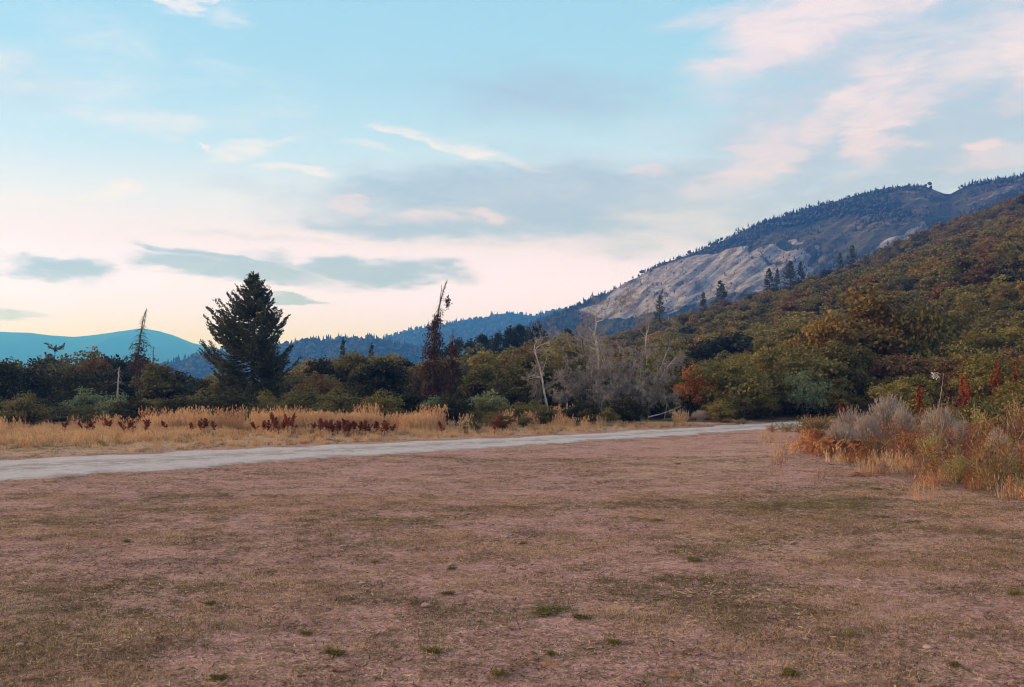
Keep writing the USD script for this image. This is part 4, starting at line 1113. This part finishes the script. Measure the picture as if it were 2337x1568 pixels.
greenkind = [[('blades', tuft(220 + k, 50, .035, .10, .0022, 1.0, 2), M['greengrass'])] for k in range(4)]
for nm, fun, kinds, label, seed, counts in (('dry_turf', dry_here, drykind, 'short dry straw coloured turf over the bare earth', 1, (26000, 12000)), ('green_turf', green_here, greenkind, 'short olive green turf in patches over the field', 2, (20000, 9000))):
    x1, y1, z1, r = scatter(counts[0], fun, seed, 4.4, 15, power=1.5); x2, y2, z2, r2 = scatter(counts[1], fun, seed + 10, 15, 36, power=1.8)
    x, y, z = np.r_[x1, x2], np.r_[y1, y2], np.r_[z1, z2]
    sc = np.r_[r.uniform(.6, 1.3, len(x1)), r2.uniform(1.1, 2.1, len(x2))]
    instancer(nm, kinds, np.stack([x, y, z], -1), r.uniform(0, PI2, len(x)), np.stack([sc, sc, sc ** .5 * r.uniform(.6, 1.2, len(x))], -1), r.integers(0, len(kinds), len(x)), label, 'grass')

# tall grass beyond the path
z3of = lambda x, y: np.stack([x, y, 0 * x], -1)
def tall_here(x, y):
    rd = road_dist(x, y); px = 1168 + FOC * x / y
    clump = smooth(.52, .63, meshkit.fbm(z3of(x, y) / 1.5, 3, 55))
    m = smooth(31.6, 32.6, y - .04 * x) * smooth(3, 5, rd) * smooth(36.2, 35., y)
    return m * np.clip(clump * smooth(280, 420, px) * smooth(1130, 900, px) + .03 + .22 * smooth(900, 1050, px) * clump, 0, 1)
def mid_here(x, y):
    rd = road_dist(x, y); px = 1168 + FOC * x / y
    m = smooth(1.5, 2.6, rd) * smooth(37.5, 36, y) * smooth(15, 11, x)
    m = m * (1 - smooth(960, 1080, px) * smooth(4.0, 7.0, rd))
    return m * np.clip(.25 + 1.1 * smooth(.40, .62, meshkit.fbm(z3of(x, y) / 1.7, 4, 62)), 0, 1) * (1 - .75 * smooth(420, 250, px) * smooth(4.6, 3, rd))
tallkind = [[('blades', tuft(240 + k, 60, .46, .20, .0042, .3, 3, .45, .2), M['straw'])] for k in range(4)] + [[('blades', tuft(250 + k, 55, .36, .18, .004, .35, 3, .35), M['paleg'])] for k in range(2)]
midkind = [[('blades', tuft(260 + k, 60, .28, .2, .004, .55, 3, .2), M['straw'])] for k in range(2)] + [[('blades', tuft(264 + k, 60, .24, .2, .004, .6, 3), M['olivegrass'])] for k in range(4)] + [[('blades', tuft(268 + k, 60, .26, .2, .004, .5, 3, .3), M['paleg'])] for k in range(2)]
x, y, z, r = scatter(14000, tall_here, 31, 28, 39, .62)
sc = r.uniform(.7, 1.15, len(x)); instancer('tall_grass', tallkind, np.stack([x, y, z], -1), r.uniform(0, PI2, len(x)), sc, r.integers(0, 6, len(x)), 'tall seeding straw grass between the gravel path and the thicket', 'grass')
x, y, z, r = scatter(17000, mid_here, 32, 18, 40, .62)
px = 1168 + FOC * x / y; sc = r.uniform(.35, .8, len(x)) * (1 + .1 * smooth(1000, 1200, px)) * (.6 + .4 * smooth(2., 6., road_dist(x, y)))
idx = np.where(r.random(len(x)) < .45, r.integers(2, 6, len(x)), np.where(r.random(len(x)) < .5, r.integers(0, 2, len(x)), r.integers(6, 8, len(x))))
instancer('verge_grass', midkind, np.stack([x, y, z], -1), r.uniform(0, PI2, len(x)), sc, idx, 'knee high golden and olive grass along the far side of the path', 'grass')

# grass and weeds of the bank at the right
def bank_here(x, y):
    e = np.maximum(contains_xy(BUSH, x, y), smooth(0, 1, meshkit.fbm(z3of(x, y) / .8, 3, 6) * 2.6 - 1.0) * contains_xy(BUSH.buffer(1.3), x, y))
    return e * np.clip(.2 + 1.1 * smooth(.42, .6, meshkit.fbm(z3of(x, y) / 1.1, 3, 14)), 0, 1)
bankkind = [[('blades', tuft(280 + k, 46, .34, .17, .0032, .5, 3, .25), M[m])] for k, m in enumerate(('straw', 'paleg', 'paleg', 'olivegrass', 'fern', 'rustweed', 'fern'))]
x, y, z, r = scatter(6500, bank_here, 41, 10.5, 36, .62)
sc = r.uniform(.3, .95, len(x)); instancer('bank_grass', bankkind, np.stack([x, y, z], -1), r.uniform(0, PI2, len(x)), sc, r.integers(0, 7, len(x)), 'tangle of straw and rust coloured grass on the bank at the right', 'grass')

# ---------------------------------------------------------------- plants that can be told apart
def at_px(px, py, d=None):
    if d is None: return ground_at(px, py)
    x = pt(px, py, d)[0]; return np.array([x, d, h1(x, d)])


SAGES = [Proto(f'sage_{k}', [('stems', s_[0], M['sage']), ('leaves', s_[1], M['sage'])]) for k, s_ in enumerate(sage_bush(300 + k, 1.3, 1.0, 300) for k in range(3))]
for k, (px, d, top, wpx, label) in enumerate([(2025, 24.5, 876, 100, 'largest pale grey sage clump, domed, on the bank'), (1940, 23.5, 912, 90, 'pale grey sage clump left of the domed one'), (2140, 21.5, 902, 95, 'upright pale sage clump right of the domed one'), (1915, 21.5, 948, 80, 'low grey sage clump above the brown bracken'),
                                              (2060, 23.5, 905, 60, 'narrow sage clump tucked at the right side of the domed one'), (2190, 20.5, 935, 45, 'thin spray of sage right of the upright clump'), (1598, 38.5, 930, 44, 'small grey sage clump beside the far end of the path'), (2275, 17.5, 960, 60, 'pale sage sprig among rust weeds near the right edge'),
                                              (175, 36, 955, 60, 'grey sage clump in the grass before the left thicket'), (1975, 22.5, 925, 70, 'grey sage clump between the domed one and the bracken'), (2325, 15.5, 1000, 60, 'sage clump cut by the right edge of the picture')]):
    x, y, z = at_px(px, 900, d); hh = pt(px, top, d)[2] - z; w = wpx / FOC * d / 1.3
    SAGES[k % 3].copy('sage_clump', label, 'shrub', (x, y, z), k * 1.7, (w * 1.0, w * 1.0, hh * .84))

FERNS = [Proto(f'fern_{k}', [('stalks', s_[0], M['fern']), ('fronds', s_[1], M['fern'])]) for k, s_ in enumerate(fern_clump(320 + k, 1.1, .42, 22) for k in range(3))]
for k, (px, py, wpx, label) in enumerate([(1850, 1032, 70, 'leftmost dead brown bracken clump at the edge of the field'), (1905, 1040, 90, 'dead brown bracken clump, largest and curled, below the sage'), (1955, 1030, 70, 'dead bracken clump right of the largest one'), (2075, 1025, 80, 'rust bracken clump below the upright sage'),
                                          (2040, 1000, 70, 'pinkish dead bracken clump below the domed sage'), (1880, 1010, 60, 'bracken clump behind the leftmost one'), (2190, 1030, 70, 'dry bracken clump among the weeds right of the green stems'), (1970, 1085, 50, 'small flat bracken scrap out on the grass')]):
    x, y, z = ground_at(px, py); w = wpx / FOC * y / 1.0
    FERNS[k % 3].copy('bracken_clump', label, 'fern', (x, y, z), k * 2.2, (w * 1.5, w * 1.5, w * (1.7 if k != 7 else .5)))

WEEDS = {}
for cn, n_ in (('rustweed', 'rust'), ('limeleaf', 'green'), ('olivegrass', 'olive')):
    for k in range(2):
        st, lf = bushy(340 + k, 1.0, .8, 1300, .055, 18, .4)
        WEEDS[n_, k] = Proto(f'weed_{n_}_{k}', [('stems', st, M['bare_twig']), ('leaves', lf, M[cn])])
for k, (px, d, top, wpx, cn, label) in enumerate([(2070, 20.5, 948, 120, 'rust', 'orange brown weed bush below the domed sage clump'), (2130, 18.5, 978, 110, 'green', 'green stemmed weed in the middle of the bank'), (2200, 18.5, 950, 110, 'rust', 'rust weed bush right of the green stemmed weed'), (2255, 16.0, 985, 110, 'rust', 'orange weed bush nearest the right edge'),
                                                  (2180, 15.5, 1030, 90, 'green', 'green weed in the straw at the foot of the bank'), (1850, 27, 945, 110, 'olive', 'olive weed mound at the end of the visible path'), (1790, 31, 960, 60, 'green', 'small green weed on the edge of the path'), (1760, 31.5, 968, 40, 'rust', 'small brown weed on the edge of the path'),
                                                  (2300, 19, 930, 120, 'rust', 'tall rust weed bush behind the right edge weeds'), (2100, 24, 930, 110, 'olive', 'olive weed between the two tall sage clumps'), (2230, 22.5, 920, 120, 'green', 'green weed bush behind the thin sage spray'), (1990, 21, 985, 90, 'olive', 'olive weed at the right of the low grey sage'),
                                                  (2320, 14.6, 1030, 90, 'green', 'green weed low at the right edge'), (2010, 26, 930, 120, 'rust', 'brown weed behind the domed sage clump'), (1880, 30, 945, 90, 'green', 'green weed behind the olive mound'), (2165, 27, 905, 140, 'olive', 'olive weed bush at the foot of the tall rust docks'),
                                                  (2330, 22, 900, 150, 'olive', 'large olive weed bush at the right edge below the bush trees'), (1560, 38.6, 945, 60, 'rust', 'red brown weed below the orange shrub tree'), (1640, 38, 948, 60, 'olive', 'olive weed beside the small grey sage clump'), (1690, 37, 955, 60, 'green', 'green weed near the far end of the path')]):
    x, y, z = at_px(px, 900, d); hh = pt(px, top, d)[2] - z; w = wpx / FOC * d
    WEEDS[cn, k % 2].copy('weed_bush', label, 'weed', (x, y, z), k * 1.1, (w, w, max(hh, .25) / .8))

r_ = np.random.default_rng(88)
for k in range(30):                                       # rust and olive growth that fills the bank
    y = r_.uniform(14, 31); x = r_.uniform(6.8 + .02 * (y - 14) ** 1.2, .56 * y)
    if x > .56 * y - .2 or not contains_xy(BUSH.buffer(-.2), x, y): continue
    cn = str(r_.choice(['rust', 'rust', 'rust', 'olive', 'green'])); w = r_.uniform(.7, 1.3); hh = r_.uniform(.35, .75)
    WEEDS[cn, k % 2].copy('weed_bush', f'{dict(rust="rust orange", olive="olive", green="green")[cn]} weed in the tangled growth of the bank at the right', 'weed', (x, y, h1(x, y)), k * 1.3, (w, w, hh / .8), f'{cn} weeds filling the bank')
DOCKS = [Proto(f'dock_{k}', [('stem', a, M['dock']), ('seed_head', b, M['dock']), ('leaves', c, M['fern'])]) for k, (a, b, c) in enumerate(dock(360 + k, .85) for k in range(5))]
zl = lambda pts: [(X_ * .3417, 570.3 + .3417 * Y_) for X_, Y_ in pts]
zr = lambda pts: [(741.4 + X_ * .3417, 598.8 + .3417 * Y_) for X_, Y_ in pts]
groups = [('rust red dried dock in the low grass left of the straw clumps', 'docks left of the straw clumps', zl([(430, 1230), (560, 1180), (590, 1150), (620, 1170), (700, 1190), (730, 1190), (840, 1150), (865, 1155), (890, 1150), (970, 1170), (990, 1160)])),
          ('rust red dried dock in front of the big spruce', 'docks before the big spruce', zl([(1120, 1190), (1290, 1180), (1345, 1150), (1360, 1155), (1385, 1165), (1440, 1190), (1710, 1190), (1765, 1180), (1785, 1185), (1830, 1120), (1845, 1135), (1865, 1150), (1890, 1150), (1905, 1150), (1925, 1130), (1945, 1120), (1968, 1150)])),
          ('rust red dried dock in the dense row right of the big spruce', 'docks right of the big spruce', zl([(2090, 1180), (2140, 1140), (2160, 1160), (2180, 1165), (2220, 1155), (2250, 1155), (2270, 1160), (2300, 1150), (2320, 1165)]) + zr([(5, 1085), (25, 1090), (55, 1080), (85, 1085), (115, 1085), (130, 1080), (150, 1085), (170, 1090), (190, 1085), (225, 1090), (245, 1080), (268, 1075), (300, 1100), (330, 1100), (345, 1080), (375, 1100), (400, 1070), (415, 1085), (445, 1085)])),
          ('single rust dock by the foot of the dead spire', None, zr([(785, 1075)])), ('thin rust dock before the grey green bush right of the dead spire', None, zr([(1130, 1060)]))]
kk = 0
for label, grp, spots in groups:
    for px, py in spots:
        d = 30.2 + .5 * math.sin(kk * 1.9) + (1.2 if px < 280 else 0); x = pt(px, py, d)[0]; z = h1(x, d); mid_z = pt(px, py, d)[2]
        hh = max(.42, (mid_z - z) * 1.25)
        DOCKS[kk % 5].copy('dock_plant', label, 'dock plant', (x, d, z), kk * 2.4, (1.25, 1.25, hh / .85 * (1 + .12 * math.sin(kk * 5.1))), grp); kk += 1
for px, top, d, label in ((2098, 862, 26, 'tallest rust dock, standing alone behind the sage clumps'), (2195, 846, 27, 'broad rust dock below the pale seed plant'), (2265, 820, 29, 'leftmost of the three high rust docks at the right edge'), (2283, 808, 29.5, 'middle of the three high rust docks at the right edge'), (2308, 815, 29, 'rightmost of the three high rust docks at the right edge'), (1925, 905, 25, 'rust dock left of the low sage clump'), (2206, 860, 26.6, 'rust dock leaning beside the broad one')):
    x = pt(px, top, d)[0]; z = h1(x, d); hh = pt(px, top, d)[2] - z
    DOCKS[kk % 5].copy('dock_plant', label, 'dock plant', (x, d, z), kk * 2.4, (1.5, 1.5, hh / .88)); kk += 1
# pale seed plant among the shrubs at the right
r_ = np.random.default_rng(90); d = 27.; x = pt(2131, 850, d)[0]; z = h1(x, d); hh = pt(2131, 846, d)[2] - z
st = [tube(wander(r_, [0, 0, -.05], [.03, 0, 1], hh, 6, .04)[0], np.linspace(.012, .006, 7), 5)]
C = np.array([[0.02, 0, hh * .93]]) + r_.normal(size=(60, 3)) * [.05, .04, .05]; a_, b_ = rand_axes(r_, 60)
unique('seed_plant', 'slender weed with a fluffy white seed head in the dark brush', 'weed', (x, d, z), [('stem', join(st), M['grey_wood']), ('seed_head', rhombs(C, a_, b_, .07, .035), rough_mat('seed_fluff', (.5, .48, .47)))])

# straw tussocks that stand out of the verge
TUSS = [Proto(f'tussock_{k}', [('blades', tuft(380 + k, 260, .62, .30, .0045, .34, 3, .5, .25), M['straw'])]) for k in range(3)]
for k, (px, py, d, s, label) in enumerate([(350, 985, 33.5, 1.1, 'straw tussock left of the rounded green bush'), (415, 985, 33.5, 1.0, 'straw tussock under the rounded green bush'), (450, 985, 32.5, 1.15, 'straw tussock left of the foot of the spruce'), (530, 985, 32.0, 1.15, 'straw tussock at the left foot of the spruce'), (600, 985, 31.5, 1.1, 'straw tussock in front of the spruce'), (660, 985, 33.0, 1.15, 'straw tussock at the right foot of the spruce'),
                                           (720, 985, 32.0, 1.0, 'straw tussock left of the dense dock row'), (840, 985, 34.5, 1.2, 'tall straw tussock behind the dense dock row'), (990, 980, 34.0, 1.15, 'straw tussock at the foot of the dead spire'), (1285, 970, 36.5, 1.0, 'straw tussock under the bleached leaning tree'), (1550, 965, 36.5, .8, 'straw tussock under the fallen branch')]):
    x, y, z = at_px(px, 900, d); TUSS[k % 3].copy('straw_tussock', label, 'grass tussock', (x, y, z), k * .9, (s, s, s))

# low tufts in the field
LOW = {'green': [Proto(f'green_tuft_{k}', [('leaves', bushy(400 + k, .34, .09, 1000, .028, 26, .5, .35)[1], M['weed'])]) for k in range(3)],
       'straw': [Proto(f'straw_tuft_{k}', [('blades', tuft(410 + k, 240, .11, .12, .0016, 1.3, 3), M['straw'])]) for k in range(2)]}
low = [('green', 1255, 1398, 150, 'largest spreading green weed mat in the middle of the near field'), ('green', 1330, 1412, 80, 'green weed mat at the right end of the largest one'), ('green', 1030, 1300, 30, 'small bright weed tuft above the middle stone'), ('green', 1022, 1358, 44, 'weed tuft up and right of the reddish stone'), ('green', 290, 1238, 34, 'dark weed tuft alone in the left field'),
       ('green', 855, 1285, 26, 'weed tuft left of the pale flat stones'), ('green', 985, 1490, 70, 'yellow green weed tuft low in the middle foreground'), ('green', 1258, 1497, 44, 'dark weed tuft above the golden straw tuft'), ('green', 1140, 1540, 60, 'weed tuft at the bottom edge left of the golden tuft'), ('green', 760, 1495, 80, 'weed patch right of the bottom left corner sticks'), ('green', 2178, 1522, 52, 'dark round weed tuft at the bottom right'),
       ('green', 2315, 1357, 52, 'dark weed tuft at the right edge'), ('green', 1580, 1280, 60, 'weed tuft below the green turf patch'), ('green', 1545, 1060, 22, 'tiny weed tuft near the straw patch'), ('green', 1195, 1243, 22, 'small dark weed tuft beside the dug earth'), ('green', 1800, 1540, 80, 'weed patch at the bottom right of the middle'), ('green', 1500, 1190, 40, 'weed tuft left of the green turf patch'), ('green', 700, 1450, 40, 'weed tuft in the bare left foreground'), ('green', 480, 1380, 36, 'weed tuft right of the dark green patch'),
       ('green', 2000, 1118, 30, 'weed tuft at the edge of the bank grass'), ('green', 1400, 1470, 50, 'weed tuft right of the largest mat, lower down'), ('green', 500, 1550, 60, 'weed tuft at the bottom edge on the left'),
       ('straw', 1872, 1275, 78, 'pale straw tuft spread flat on the right of the field'), ('straw', 1255, 1520, 56, 'golden straw tuft at the bottom middle'), ('straw', 1540, 1545, 40, 'faint straw tuft at the bottom right of the golden one')]
for k, (cn, px, py, wpx, label) in enumerate(low):
    x, y, z = ground_at(px, py); w = wpx / FOC * y / (.34 if cn == 'green' else .30)
    pr = LOW[cn]; pr[k % len(pr)].copy('weed_tuft' if cn == 'green' else 'straw_tuft', label, 'weed' if cn == 'green' else 'grass tuft', (x, y, z), k * 1.9, (w * .85, w * .85, max(w * .3, .4)))

# ---------------------------------------------------------------- stones and sticks
def stone_mat(name, a, b):
    g = Graph(); obj = g('texture_coordinate') + '.object'
    n = g.noise(obj, 22., 5., .65); c = g.mix(g.lin(n + '.fac', .35, .65), a, b)
    bm = g('bump', {'height': n + '.fac'}, strength=.5, distance=.01)
    return g.make(f'/World/Looks/{name}', surface=g('principled_bsdf', {'base_color': c, 'normal': bm + '.normal'}, roughness=.85, specular_ior_level=.2) + '.BSDF')


M['stone'] = stone_mat('pale_stone', (.22, .16, .14), (.34, .27, .24)); M['redstone'] = stone_mat('red_stone', (.20, .10, .075), (.38, .23, .19)); M['wood'] = bark_mat('broken_wood', (.09, .04, .028), (.26, .14, .10), 20.)
for k, (px, py, wpx, fl, mt, label) in enumerate([(970, 1386, 24, .6, 'redstone', 'reddish stone lying alone in the middle foreground'), (1322, 1289, 24, .3, 'stone', 'pale flat stone right of the middle of the field'), (1030, 1289, 18, .4, 'stone', 'pale flat stone behind the small bright weed tuft'), (1150, 1226, 22, .35, 'stone', 'flat pale stone beside the dug earth'), (1185, 1240, 13, .5, 'stone', 'small pale stone at the left of the small dark weed tuft'),
                                                 (1404, 1053, 12, .6, 'stone', 'small stone near the straw patch by the path'), (800, 1283, 14, .5, 'stone', 'pale stone left of the field centre'), (826, 1332, 20, .4, 'stone', 'pale stone at the left of centre near the weed tuft'), (1032, 1333, 20, .3, 'stone', 'flat stone just above the reddish one'), (1260, 1378, 12, .8, 'stone', 'white pebble on the edge of the largest weed mat'), (1810, 1240, 14, .5, 'stone', 'pale pebble up from the pale straw tuft'),
                                                 (1805, 1340, 16, .5, 'redstone', 'red brown stone below the pale straw tuft'), (45, 1475, 18, .7, 'stone', 'white stone in the dark green patch at the lower left'), (1690, 1460, 18, .5, 'stone', 'pale stone in the lower right field'), (2115, 1480, 26, .5, 'stone', 'dull stone above the bottom right weed tuft'), (1575, 1510, 16, .5, 'stone', 'pale pebble near the bottom middle'), (1720, 1545, 18, .5, 'stone', 'pale stone at the bottom edge right of centre'),
                                                 (930, 1255, 14, .4, 'stone', 'stone chip near the field centre'), (1240, 1300, 12, .6, 'redstone', 'small red stone left of the pale flat one'), (1345, 1330, 16, .35, 'stone', 'flat chip below the pale flat stone'), (870, 1275, 12, .5, 'stone', 'small chip at the left of the field centre'), (1090, 1435, 14, .4, 'redstone', 'flat red chip below the reddish stone'), (1560, 1245, 12, .6, 'stone', 'small pale stone by the weed tuft below the turf patch')]):
    x, y, z = ground_at(px, py); sz = wpx / FOC * y
    p = put('stone', stone(500 + k, sz * .9, fl * .8), M[mt]); UsdGeom.Xformable(p).AddTranslateOp().Set(Gf.Vec3d(x, y, z + sz * fl * .28)); UsdGeom.Xformable(p).AddRotateZOp().Set(k * 47.)
    tag(p, label, 'stone')
for k, (px, py, wpx, rr, label) in enumerate([(780, 1534, 40, .02, 'broken reddish stick lying at the bottom left of centre'), (1050, 1527, 26, .012, 'short dark stick at the bottom middle'), (1192, 1243, 20, .012, 'bent twig by the small dark weed tuft'), (1195, 1300, 20, .014, 'brown wood chip in the middle of the field'), (1140, 1232, 30, .010, 'thin red twig beside the flat pale stone'), (75, 1556, 50, .016, 'dark stick at the bottom left corner'), (690, 1545, 24, .01, 'small twig left of the broken reddish stick')]):
    x, y, z = ground_at(px, py); L = wpx / FOC * y; rr *= .55; r_ = np.random.default_rng(600 + k)
    pts, _ = wander(r_, [-L / 2, 0, rr], [1, r_.normal() * .25, .05], L * .62, 4, .12); pts[:, 2] = np.abs(pts[:, 2]) * .5 + rr * .8
    q, _ = wander(r_, pts[-1], [1, r_.normal() * .7, .1], L * .42, 3, .15)
    a = join([tube(pts, np.linspace(rr, rr * .8, 5), 6), tube(q, np.linspace(rr * .8, rr * .35, 4), 6), tube([pts[2], pts[2] + [L * .12, .6 * rr + L * .12, L * .05]], [rr * .5, rr * .25], 4)])
    p = put('fallen_stick', a, M['wood']); UsdGeom.Xformable(p).AddTranslateOp().Set(Gf.Vec3d(x, y, z)); tag(p, label, 'stick')
# dead stems and leaf scraps lying flat on the earth
def scraps(seed, n):
    r = np.random.default_rng(seed); c = np.stack([r.normal(size=n) * .11, r.normal(size=n) * .11, r.uniform(.004, .014, n)], -1)
    an = r.uniform(0, PI2, n); a = np.stack([np.cos(an), np.sin(an), r.normal(size=n) * .15], -1); b = np.cross(a, [0, 0, 1.]) + r.normal(size=(n, 3)) * .3
    return rhombs(c, unit(a), unit(b), r.uniform(.018, .075, n), r.uniform(.003, .009, n))


M['scrap_dark'] = leaf_mat('dark_scraps', [(.03, .018, .011), (.07, .04, .025), (.12, .07, .04)], trans=.05)
sk = [[('scraps', scraps(800 + k, 22), M['paleg' if k < 2 else 'drygrass' if k < 4 else 'scrap_dark'])] for k in range(7)]
x, y, z, r = scatter(15000, lambda x, y: clear(x, y) * (.35 + .65 * smooth(.42, .58, meshkit.fbm(z3of(x, y) / .6, 3, 66))), 52, 4.4, 22, power=1.5)
sc = r.uniform(.7, 1.4, len(x)); instancer('plant_litter', sk, np.stack([x, y, z], -1), r.uniform(0, PI2, len(x)), sc, r.integers(0, 7, len(x)), 'dead stems and leaf scraps lying on the bare earth', 'litter')
# grit: pebbles nobody could count
peb = [[('pebble', stone(700 + k, .035, .6), M['stone' if k % 3 else 'redstone'])] for k in range(6)]
x, y, z, r = scatter(1500, lambda x, y: clear(x, y) * smooth(.45, .62, meshkit.fbm(z3of(x, y) / 1.2, 3, 71)), 51, 4.4, 16, power=1.5)
sc = r.uniform(.25, .8, len(x)) ** 1.5; instancer('pebbles', peb, np.stack([x, y, z + .004], -1), r.uniform(0, PI2, len(x)), sc, r.integers(0, 6, len(x)), 'scattered grit and small pebbles in the bare earth', 'pebbles')

# ---------------------------------------------------------------- far woods
def tiny_conifer(seed, h, w):
    r = np.random.default_rng(seed); parts = []
    for k in range(5):
        z0 = h * (.08 + .17 * k); rr = w * .5 * (1 - .17 * k); n = 7; a = np.arange(n) * PI2 / n + r.uniform(0, 1)
        q = rr * r.uniform(.6, 1.15, n); rim = np.stack([np.cos(a) * q, np.sin(a) * q, z0 - r.uniform(0, .06, n) * h], -1)
        v = np.vstack([rim, [[0, 0, z0 + h * .27]]]); parts.append((v, np.array([[i, (i + 1) % n, n] for i in range(n)])))
    return join(parts)


def tiny_bush(seed, w, h):
    r = np.random.default_rng(seed); m = trimesh.creation.icosphere(1); v = np.array(m.vertices)
    v *= (.7 + .6 * meshkit.noise(v * 1.7 + seed * 3))[:, None]; return v * [w / 2, w / 2, h * .55] + [0, 0, h * .35], np.array(m.faces)


M['farfir'] = rough_mat('far_fir', (.022, .034, .026)); M['farbush'] = rough_mat('far_bush', (.05, .052, .030)); M['farbush2'] = rough_mat('far_bush_brown', (.075, .058, .036))
WK = [[('crown', tiny_conifer(k, 1., .6), M['farfir'])] for k in range(3)] + [[('crown', tiny_bush(10 + k, 1., .8), M['farbush' if k < 2 else 'farbush2'])] for k in range(3)]


def wood(name, verts, weight, n, hfir, hbush, fir, seed, label):
    r = np.random.default_rng(seed); p = weight / weight.sum()
    k = r.choice(len(verts), n, p=p); pos = verts[k] + r.normal(size=(n, 3)) * [2.5, 2.5, 0]; pos[:, 2] -= .4
    isf = r.random(n) < fir; idx = np.where(isf, r.integers(0, 3, n), r.integers(3, 6, n)); sc = np.where(isf, r.uniform(.6, 1.25, n) * hfir, r.uniform(.6, 1.3, n) * hbush)
    instancer(name, WK, pos, r.uniform(0, PI2, n), sc, idx, label, 'woodland')


A, V = AM.ravel(), VM.ravel(); mvis = (V < 1.005) & (px_ > 1000) & (px_ < 2450)
den = smooth(.42, .62, meshkit.fbm(mv / 26., 4, 23)) + .12
wood('mountain_wood', mv, mvis * (bare_rock < .08) * den ** 1.3 * (V > .3) * (1 - .97 * np.exp(-((px_ - 2160) / 34) ** 2) * (V > .82)) * (.5 + V ** 2) + 1e-12, 13000, 2.4, 1.8, .65, 61, 'dark conifers and brush covering the mountain around the granite')
crest = (abs(px_ - 2160) > 55) & (V > .985) & (V < 1.005) & (px_ > 1330) & (px_ < 2400)
wood('crest_trees', mv, crest * (smooth(.4, .6, meshkit.noise(mv / 22., 9)) + .1) * (1 + 2 * (px_ < 1780)) + 1e-9, 260, 2.1, 1.6, .7, 62, 'small conifers lined up along the crest of the mountain')
wood('granite_brush', mv, mvis * (rock > .4) * (.1 + gully) + 1e-12, 620, 1.5, .7, .7, 63, 'scattered dark brush in the gullies of the granite')
for nm, n, hf, label, seed in (('wooded_hill', 4200, 5.0, 'blue looking conifers covering the low hill right of the spruce', 71), ('wooded_ridge', 4600, 6.5, 'blue looking forest covering the ridge behind the dead spire', 72)):
    A_, V_, X_, Y_, Z_ = HILLS[nm]; v_ = np.stack([X_, Y_, Z_], -1).reshape(-1, 3)
    wood(nm + '_trees', v_, (V_.ravel() < 1.01) * (V_.ravel() > .3) * (.3 + 2 * V_.ravel() ** 3), n, hf, hf * .8, .5, seed, label)
